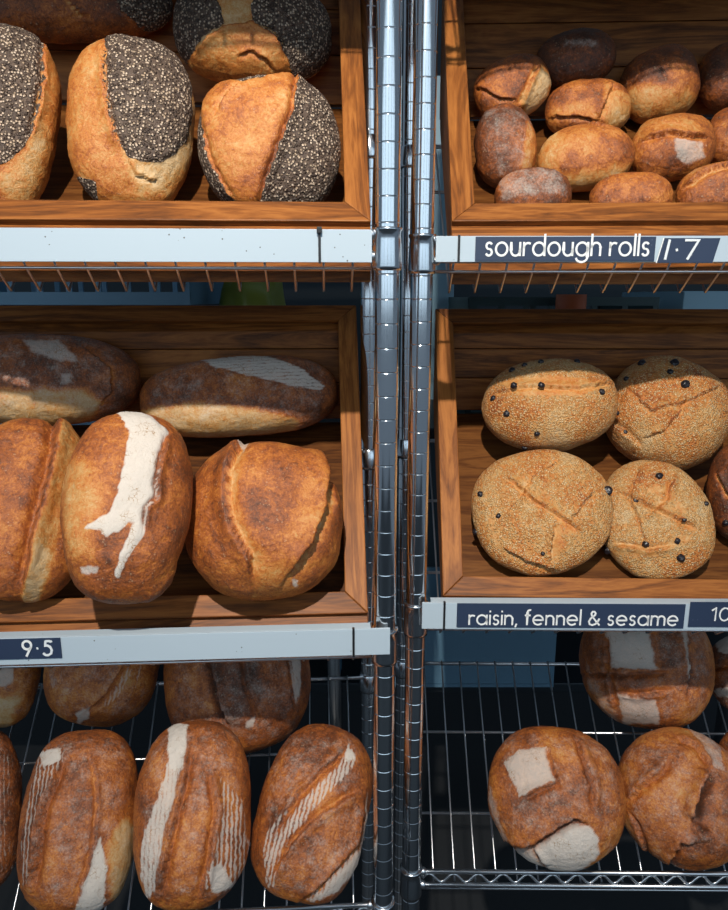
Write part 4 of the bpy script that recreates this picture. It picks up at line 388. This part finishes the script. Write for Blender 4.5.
def ribbon(mb, pts, w, y, X):
    """a flat raised stroke of width w along pts"""
    P = [Vector((a, b)) for a, b in pts]; closed = (P[0]-P[-1]).length < 1e-4; m = len(P); front, back = [], []
    if not closed:
        d = (P[1]-P[0]).normalized(); P[0] -= d*w*.25; d = (P[-1]-P[-2]).normalized(); P[-1] += d*w*.25
    for i, p in enumerate(P):
        a = P[i-1] if i else (P[-2] if closed else None); b = P[i+1] if i < m-1 else (P[1] if closed else None)
        t = ((p-a).normalized() if a is not None else Vector((0, 0))) + ((b-p).normalized() if b is not None else Vector((0, 0)))
        t = t.normalized() if t.length > .2 else Vector((1, 0)); nrm = Vector((-t.y, t.x))
        k = 1.0
        if a is not None and b is not None: k = min(1.6, 1/max(.4, nrm.dot(Vector((-(b-p).normalized().y, (b-p).normalized().x)))))
        front.append((p+nrm*w/2*k, p-nrm*w/2*k))
    o = len(mb.v)
    for l, r in front:
        for q in (l, r): mb.v.append(X(q.x, q.y, y))
        for q in (l, r): mb.v.append(X(q.x, q.y, y+.0006))
    for i in range(m-1):
        a = o+4*i; b = a+4
        mb.f += [(a, a+1, b+1, b), (a, b, b+2, a+2), (a+1, a+3, b+3, b+1)]
    mb.f += [(o, o+2, o+3, o+1), (o+4*(m-1), o+4*(m-1)+1, o+4*(m-1)+3, o+4*(m-1)+2)]
def card(d, label, yc):
    k = d['k']; R = DATA['racks'][k]; x0, x1 = d['x']; z0, z1 = d['z']
    chalk = d['txt'] in ('1.7', '9.5', '10')
    sl = .003 if d['txt'] in ('1.7', '10') else 0
    o = MB().hexa([(x0-sl,yc-.0012,z0),(x1-sl,yc-.0012,z0),(x1-sl,yc,z0),(x0-sl,yc,z0),(x0+sl,yc-.0012,z1),(x1+sl,yc-.0012,z1),(x1+sl,yc,z1),(x0+sl,yc,z1)]).build('price_card' if chalk else 'name_card', M['card'], None, .0003)
    o.location = (R['piv'][0], R['piv'][1], 0); o.rotation_euler = (0, 0, radians(R['psi'])); tag(o, label, 'label card')
    if d['txt'] in ('1.7', '10'):
        MB().hexa([(x0-sl-.0006,yc-.0016,z0),(x0-sl+.0004,yc-.0016,z0),(x0-sl+.0004,yc-.0011,z0),(x0-sl-.0006,yc-.0011,z0),(x0+sl-.0006,yc-.0016,z1),(x0+sl+.0004,yc-.0016,z1),(x0+sl+.0004,yc-.0011,z1),(x0+sl-.0006,yc-.0011,z1)]).build('card_edge', M['letter'], o)
    txt = d['txt'].replace('10', 'I0'); gap = .33 if not chalk else .42; pos = []; x = 0
    for ch in txt:
        if ch == ' ': x += .52; continue
        pos.append((ch, x)); x += GLYPH[ch][0] + gap
    tot = x - gap; sx = (d['tx'][1]-d['tx'][0])/tot; sy = d['xh']/930
    w = (.165 if not chalk else .21)*sy
    for ch, px in pos:
        X = lambda a, b, y: (a, y, b)
        mb = MB()
        for st in GLYPH[ch][1]:
            ribbon(mb, [(d['tx'][0]+(px+a)*sx, d['base']+b*sy) for a, b in st], w, yc-.0018, X)
        g = mb.build('digit' if chalk else 'letter', M['chalk' if ch in '17.5' else 'letter'], o)
    return o
CL = ['dark card lettered sourdough rolls in white', 'dark price card reading 1.7 beside the rolls card', 'dark card lettered raisin, fennel and sesame in white', 'dark price card starting 10 beside the raisin, fennel and sesame card', 'dark price card reading 9.5 at the end of a white strip']
for d, l in zip(DATA['cards'], CL): card(d, l, -.0202 if d['n'] == 'mid' else -.0097)

# ------------------------------------------------------------------ bread
def cube_sphere(n):
    t = np.tan(np.linspace(-1, 1, n+1)*np.pi/4); idx = {}; V = []; Q = []
    def vid(p):
        k = (round(p[0], 6), round(p[1], 6), round(p[2], 6))
        if k not in idx: idx[k] = len(V); V.append(p)
        return idx[k]
    for ax in range(3):
        for s_ in (-1, 1):
            g = [[0]*(n+1) for _ in range(n+1)]
            for i in range(n+1):
                for j in range(n+1):
                    p = [0, 0, 0]; p[ax] = s_; p[(ax+1) % 3] = t[i]; p[(ax+2) % 3] = t[j]; g[i][j] = vid(p)
            for i in range(n):
                for j in range(n):
                    q = (g[i][j], g[i+1][j], g[i+1][j+1], g[i][j+1]); Q.append(q if s_ > 0 else q[::-1])
    V = np.array(V, float); return V/np.linalg.norm(V, axis=1)[:, None], np.array(Q, np.int32)
SPH = {}
def sphere(n):
    if n not in SPH: SPH[n] = cube_sphere(n)
    return SPH[n]
def hashn(i, j, k, seed):
    h = (i*374761393 + j*668265263 + k*2147483647 + seed*974634777) & 0x7fffffff
    h = ((h ^ (h >> 13))*1274126177) & 0x7fffffff
    return ((h ^ (h >> 16)) & 0xffff)/65535.0
def vnoise(P, seed):
    f = np.floor(P).astype(np.int64); u = P-f; u = u*u*u*(u*(u*6-15)+10); r = 0
    for a in (0, 1):
        for b in (0, 1):
            for c in (0, 1):
                w = (u[:, 0] if a else 1-u[:, 0])*(u[:, 1] if b else 1-u[:, 1])*(u[:, 2] if c else 1-u[:, 2])
                r = r + w*hashn(f[:, 0]+a, f[:, 1]+b, f[:, 2]+c, seed)
    return r*2-1
def seg_dist(Q, pts):
    """signed distance to a polyline (positive on its right hand), and the arc position 0..1"""
    best = np.full(len(Q), 1e9); sg = np.ones(len(Q)); arcp = np.zeros(len(Q)); pts = np.array(pts, float)
    ln = np.linalg.norm(np.diff(pts, axis=0), axis=1); tot = ln.sum(); acc = 0
    for a, b, l in zip(pts[:-1], pts[1:], ln):
        d = b-a; t = np.clip(((Q-a)@d)/(l*l), 0, 1); v = Q-(a+t[:, None]*d); e = np.hypot(v[:, 0], v[:, 1])
        m = e < best; best = np.where(m, e, best); cr = d[0]*v[:, 1]-d[1]*v[:, 0]; sg = np.where(m, np.where(cr < 0, 1, -1), sg); arcp = np.where(m, (acc+t*l)/tot, arcp); acc += l
    return best*sg, arcp
def poly_sd(Q, pts):
    """signed distance to a polygon, positive inside"""
    pts = np.array(pts, float); n = len(pts); best = np.full(len(Q), 1e9); ins = np.zeros(len(Q), bool)
    for i in range(n):
        a, b = pts[i], pts[(i+1) % n]; d = b-a; t = np.clip(((Q-a)@d)/max(d@d, 1e-9), 0, 1); v = Q-(a+t[:, None]*d); best = np.minimum(best, np.hypot(v[:, 0], v[:, 1]))
        if a[1] != b[1]:
            c = ((a[1] > Q[:, 1]) != (b[1] > Q[:, 1])) & (Q[:, 0] < (b[0]-a[0])*(Q[:, 1]-a[1])/(b[1]-a[1])+a[0]); ins ^= c
    return np.where(ins, best, -best)
def sst(x): x = np.clip(x, 0, 1); return x*x*(3-2*x)

def make_loaf(l, seed):
    dirs, quads = sphere(l['n']); hw, hl, T = l['dims']; p = l['p']
    r = (np.abs(dirs[:, 0])**p + np.abs(dirs[:, 1])**p + np.abs(dirs[:, 2])**2.2)**(-1/p); q = dirs*r[:, None]; z = q[:, 2]
    V = np.stack([q[:, 0]*hw*(1+l['egg']*q[:, 1]), q[:, 1]*hl, np.where(z > 0, z*T, z*T*l['bot'])], 1)       # mm
    N = np.stack([q[:, 0]/hw, q[:, 1]/hl, q[:, 2]/T], 1); N /= np.linalg.norm(N, axis=1)[:, None]
    Q = V[:, :2]; front = sst((V[:, 2]+.25*T)/(.3*T)); sz = min(hw, hl)
    Qw = Q + np.stack([vnoise(V/7.0, seed+5), vnoise(V/7.0, seed+6)], 1)*1.6 + np.stack([vnoise(V/2.6, seed+7), vnoise(V/2.6, seed+8)], 1)*.5
    disp = vnoise(V/(sz*.75), seed)*sz*.030 + vnoise(V/(sz*.30), seed+1)*sz*.016 + vnoise(V/5.0, seed+2)*.45*l['var'] + vnoise(V/2.2, seed+3)*.22*l['var']
    disp -= .02*sz
    tone = np.full(len(V), l['tone'], float) + vnoise(V/(sz*.6), seed+4)*.10; flour = np.zeros(len(V)); seedm = np.zeros(len(V)); streak = np.zeros(len(V))
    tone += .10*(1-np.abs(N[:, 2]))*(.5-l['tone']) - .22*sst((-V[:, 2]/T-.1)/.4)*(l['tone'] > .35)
    for f in l['f']:
        if f['t'] == 'poly':
            sd = poly_sd(Qw, f['pts']); so = f['soft']; m = sst(sd/so*.5+.5)*front
            if 'tone' in f: tone = tone*(1-m)+f['tone']*m
            if 'seed' in f: seedm = seedm*(1-m)+f['seed']*m
            if 'flour' in f:
                fm = f['flour']*m; streak = np.where(fm > flour, f['streak']*m, streak); flour = np.maximum(flour, fm)
            if f['up']: disp += f['up']*sst((sd+so)/(3*so+2))*front
        else:
            sd, ap = seg_dist(Qw, f['pts']); sd = sd*f['side']; w = f['w']; end = sst(ap/.16)*sst((1-ap)/.16); end = .12+.88*end
            ear = (sd < .6)*np.exp(-(np.minimum(sd, 0)/(w*1.1))**2)*f['h']*1.25*sst((.9-sd)/1.2)
            val = sst((sd+.6)/1.5)*np.exp(-(np.maximum(sd-.8, 0)/(w*.85))**2)*f['d']*1.25
            disp += (ear-val)*end*front
            vm = sst((sd-.3)/1.2)*np.exp(-(np.maximum(sd-w*.3, 0)/(w*.75))**2)*end*front*.9; tone = tone*(1-vm)+f['vt']*vm
            rm = np.exp(-((sd+.5)/1.7)**2)*end*front*f['rim']*1.6; tone = tone+rm*(.95-tone)*.8
            flour *= 1-np.clip(vm*1.15, 0, 1)*.75
            seedm *= 1-np.clip(vm, 0, 1)*.6
    V = (V+N*disp[:, None])*.001
    me = bpy.data.meshes.new(l['name']); nq = len(quads)
    me.vertices.add(len(V)); me.vertices.foreach_set('co', V.astype(np.float32).ravel()); me.loops.add(nq*4); me.loops.foreach_set('vertex_index', quads.ravel())
    me.polygons.add(nq); me.polygons.foreach_set('loop_start', np.arange(nq, dtype=np.int32)*4); me.update(calc_edges=True); me.validate()
    me.polygons.foreach_set('use_smooth', np.ones(nq, bool))
    ca = me.color_attributes.new('crust', 'FLOAT_COLOR', 'POINT')
    ca.data.foreach_set('color', np.stack([np.clip(tone, 0, 1.2), flour, seedm, streak], 1).astype(np.float32).ravel())
    me.materials.append(M[l['kind']])
    o = bpy.data.objects.new(l['name'], me); COL.objects.link(o)
    mt = Matrix(l['rot']).to_4x4(); mt.translation = l['loc']; o.matrix_world = mt
    tag(o, l['label'], 'bread', l.get('group'))
    rnd = random.Random(seed)
    for (x, y, z, sz) in l['r']:
        d2, q2 = sphere(10); sc = sz*.5*1.9/1000
        W = d2*np.array([sc*rnd.uniform(.85, 1.15), sc*rnd.uniform(.85, 1.15), sc*.8])*(1+.16*vnoise(d2*2.2+x, seed)[:, None])
        rm = MB(); rm.v = [tuple(v) for v in W]; rm.f = [tuple(int(i) for i in f) for f in q2]
        ro = rm.build('raisin', M['raisin'], o, smooth=True)
        # sit on the displaced crust
        k = int(np.argmin(((V[:, :2]*1000-np.array([x, y]))**2).sum(1)+np.where(V[:, 2] < 0, 1e6, 0))); ro.location = V[k]
        ro.rotation_euler = (0, 0, rnd.uniform(0, 3))
    return o
for i, l in enumerate(DATA['loaves']): make_loaf(l, 11+i*17)

# ------------------------------------------------------------------ store room seen through the racks
tb = empty('steel_table', (-.25, .95, 0)); tag(tb, 'dark steel table behind the racks, carrying plastic crates', 'table')
MB().box(-1.3, 1.5, -.25, .35, 1.12, 1.15).build('table_top', M['table'], tb, .003); MB().box(-1.25, 1.45, -.2, .3, .50, .525).build('undershelf', M['table'], tb, .003)
for x, y in ((-1.2, -.2), (1.4, -.2), (-1.2, .3), (1.4, .3), (.18, -.2)):
    MB().tube([(x, y, 0), (x, y, 1.12)], .019, 16).build('leg', M['chrome'], tb, smooth=True)
def plastic_crate(x, y, z, w, d, h, mat, label, lattice=True):
    r = empty('plastic_crate', (x, y, z)); tag(r, label, 'crate', None)
    MB().box(-w/2, w/2, -d/2, d/2, 0, .008).build('base', M[mat], r)
    if not lattice: MB().box(-w/2, w/2, d/2-.008, d/2, .008, h).build('back_wall', M[mat], r)
    for s_ in (-1, 1): MB().box(s_*w/2, s_*(w/2-.008), -d/2+.008, d/2-.008, .008, h).build('side_wall', M[mat], r)
    if not lattice: MB().box(-w/2, w/2, -d/2, -d/2+.008, .008, h).build('front_wall', M[mat], r, .002)
    else:
        n = int(w/.058)
        for part, y0 in (('front_lattice', -d/2), ('back_lattice', d/2-.008)):
            g = MB()
            for z0, z1 in ((.008, .026), (h*.45, h*.45+.012), (h-.018, h)): g.box(-w/2, w/2, y0, y0+.008, z0, z1)
            for i in range(n+1):
                xx = -w/2+i*(w-.012)/n; g.box(xx, xx+.012, y0+.001, y0+.007, .01, h-.002)
            g.build(part, M[mat], r)
    return r
for z, w in ((1.1505, 'lower'), (1.4045, 'upper')):
    plastic_crate(-1.22, .92, z, .56, .38, .25, 'crate_blue', 'blue lattice plastic crate, %s of the stack at the far end of the steel table' % w)
    plastic_crate(-.64, .92, z, .56, .38, .25, 'crate_blue', 'blue lattice plastic crate, %s of the stack nearest the yellow green bag' % w)
plastic_crate(.42, .93, 1.1505, .40, .36, .27, 'crate_dark', 'dark green plastic crate on the steel table, behind the raisin loaves')
plastic_crate(.92, .93, 1.1505, .50, .36, .282, 'pale', 'pale blue plastic crate on the steel table', False)
plastic_crate(.225, .90, .5265, .44, .34, .165, 'crate_blue', 'blue plastic tub on the undershelf, behind the wire shelf', False)
plastic_crate(.15, 1.21, 1.1505, .17, .17, .80, 'pale', 'tall pale blue plastic bin on the steel table, between the two racks', False)
dirs, quads = sphere(14)
def lump(name, loc, sx, sy, sz, mat, label, cat, seed):
    W = dirs*np.array([sx, sy, sz])*(1+.13*vnoise(dirs*2.5, seed)[:, None]); W[:, 2] = np.maximum(W[:, 2], -sz*.8)
    g = MB(); g.v = [tuple(v) for v in W]; g.f = [tuple(int(i) for i in f) for f in quads]
    o = g.build(name, M[mat], None, smooth=True); o.location = loc; return tag(o, label, cat)
lump('produce_bag', (-.255, .88, 1.1505+.165), .085, .07, .205, 'bag', 'yellow green plastic bag standing on the steel table', 'bag', 3)
b_ = MB().lathe([(.045, 0), (.05, .01), (.05, .20), (.03, .24), (.03, .275), (.001, .275)], (0, 0, 0), 24).build('storage_jar', M['orange'], None, smooth=True); b_.location = (.42, .70, 1.1505); tag(b_, 'orange jar at the front of the steel table', 'jar')

# ------------------------------------------------------------------ light: a warm ceiling lamp in front of the racks, cool daylight from the shop window
def light(name, kind, loc, energy, col, **kw):
    d = bpy.data.lights.new(name, kind); d.energy = energy; d.color = col
    for k, v in kw.items(): setattr(d, k, v)
    o = bpy.data.objects.new(name, d); COL.objects.link(o); o.location = loc; return o
def aim(o, t): o.rotation_euler = (Vector(t)-o.location).to_track_quat('-Z', 'Y').to_euler()
lamp = light('ceiling_lamp', 'SPOT', (-.12, -1.37, 2.60), 205, (1, .93, .83), shadow_soft_size=.022, spot_size=radians(62), spot_blend=1); aim(lamp, (0, .1, 1.50))
for i in range(6):      # the panes of the shop front
    x = -4.4 + 1.76*i
    light('window_daylight', 'AREA', (x, -3.4, 2.25), 10.5, (.66, .85, 1), shape='RECTANGLE', size=1.62, size_y=1.75).rotation_euler = (radians(90), 0, 0)
W = bpy.data.worlds.new('room_air'); scene.world = W; W.use_nodes = True; bg = W.node_tree.nodes['Background']; bg.inputs[0].default_value = (.50, .66, .85, 1); bg.inputs[1].default_value = .24

# ------------------------------------------------------------------ camera
cd = bpy.data.cameras.new('camera'); cd.sensor_fit = 'VERTICAL'; cd.sensor_height = 36; cd.lens = 36*700/910; cd.clip_start = .02
cam = bpy.data.objects.new('camera', cd); COL.objects.link(cam); cam.location = (0, -.754, 1.42); cam.rotation_euler = (radians(90-12.7), 0, 0); scene.camera = cam
vs = scene.view_settings; vs.view_transform = 'Standard'; vs.look = 'None'; vs.gamma = 1; vs.use_curve_mapping = False; vs.exposure = 0
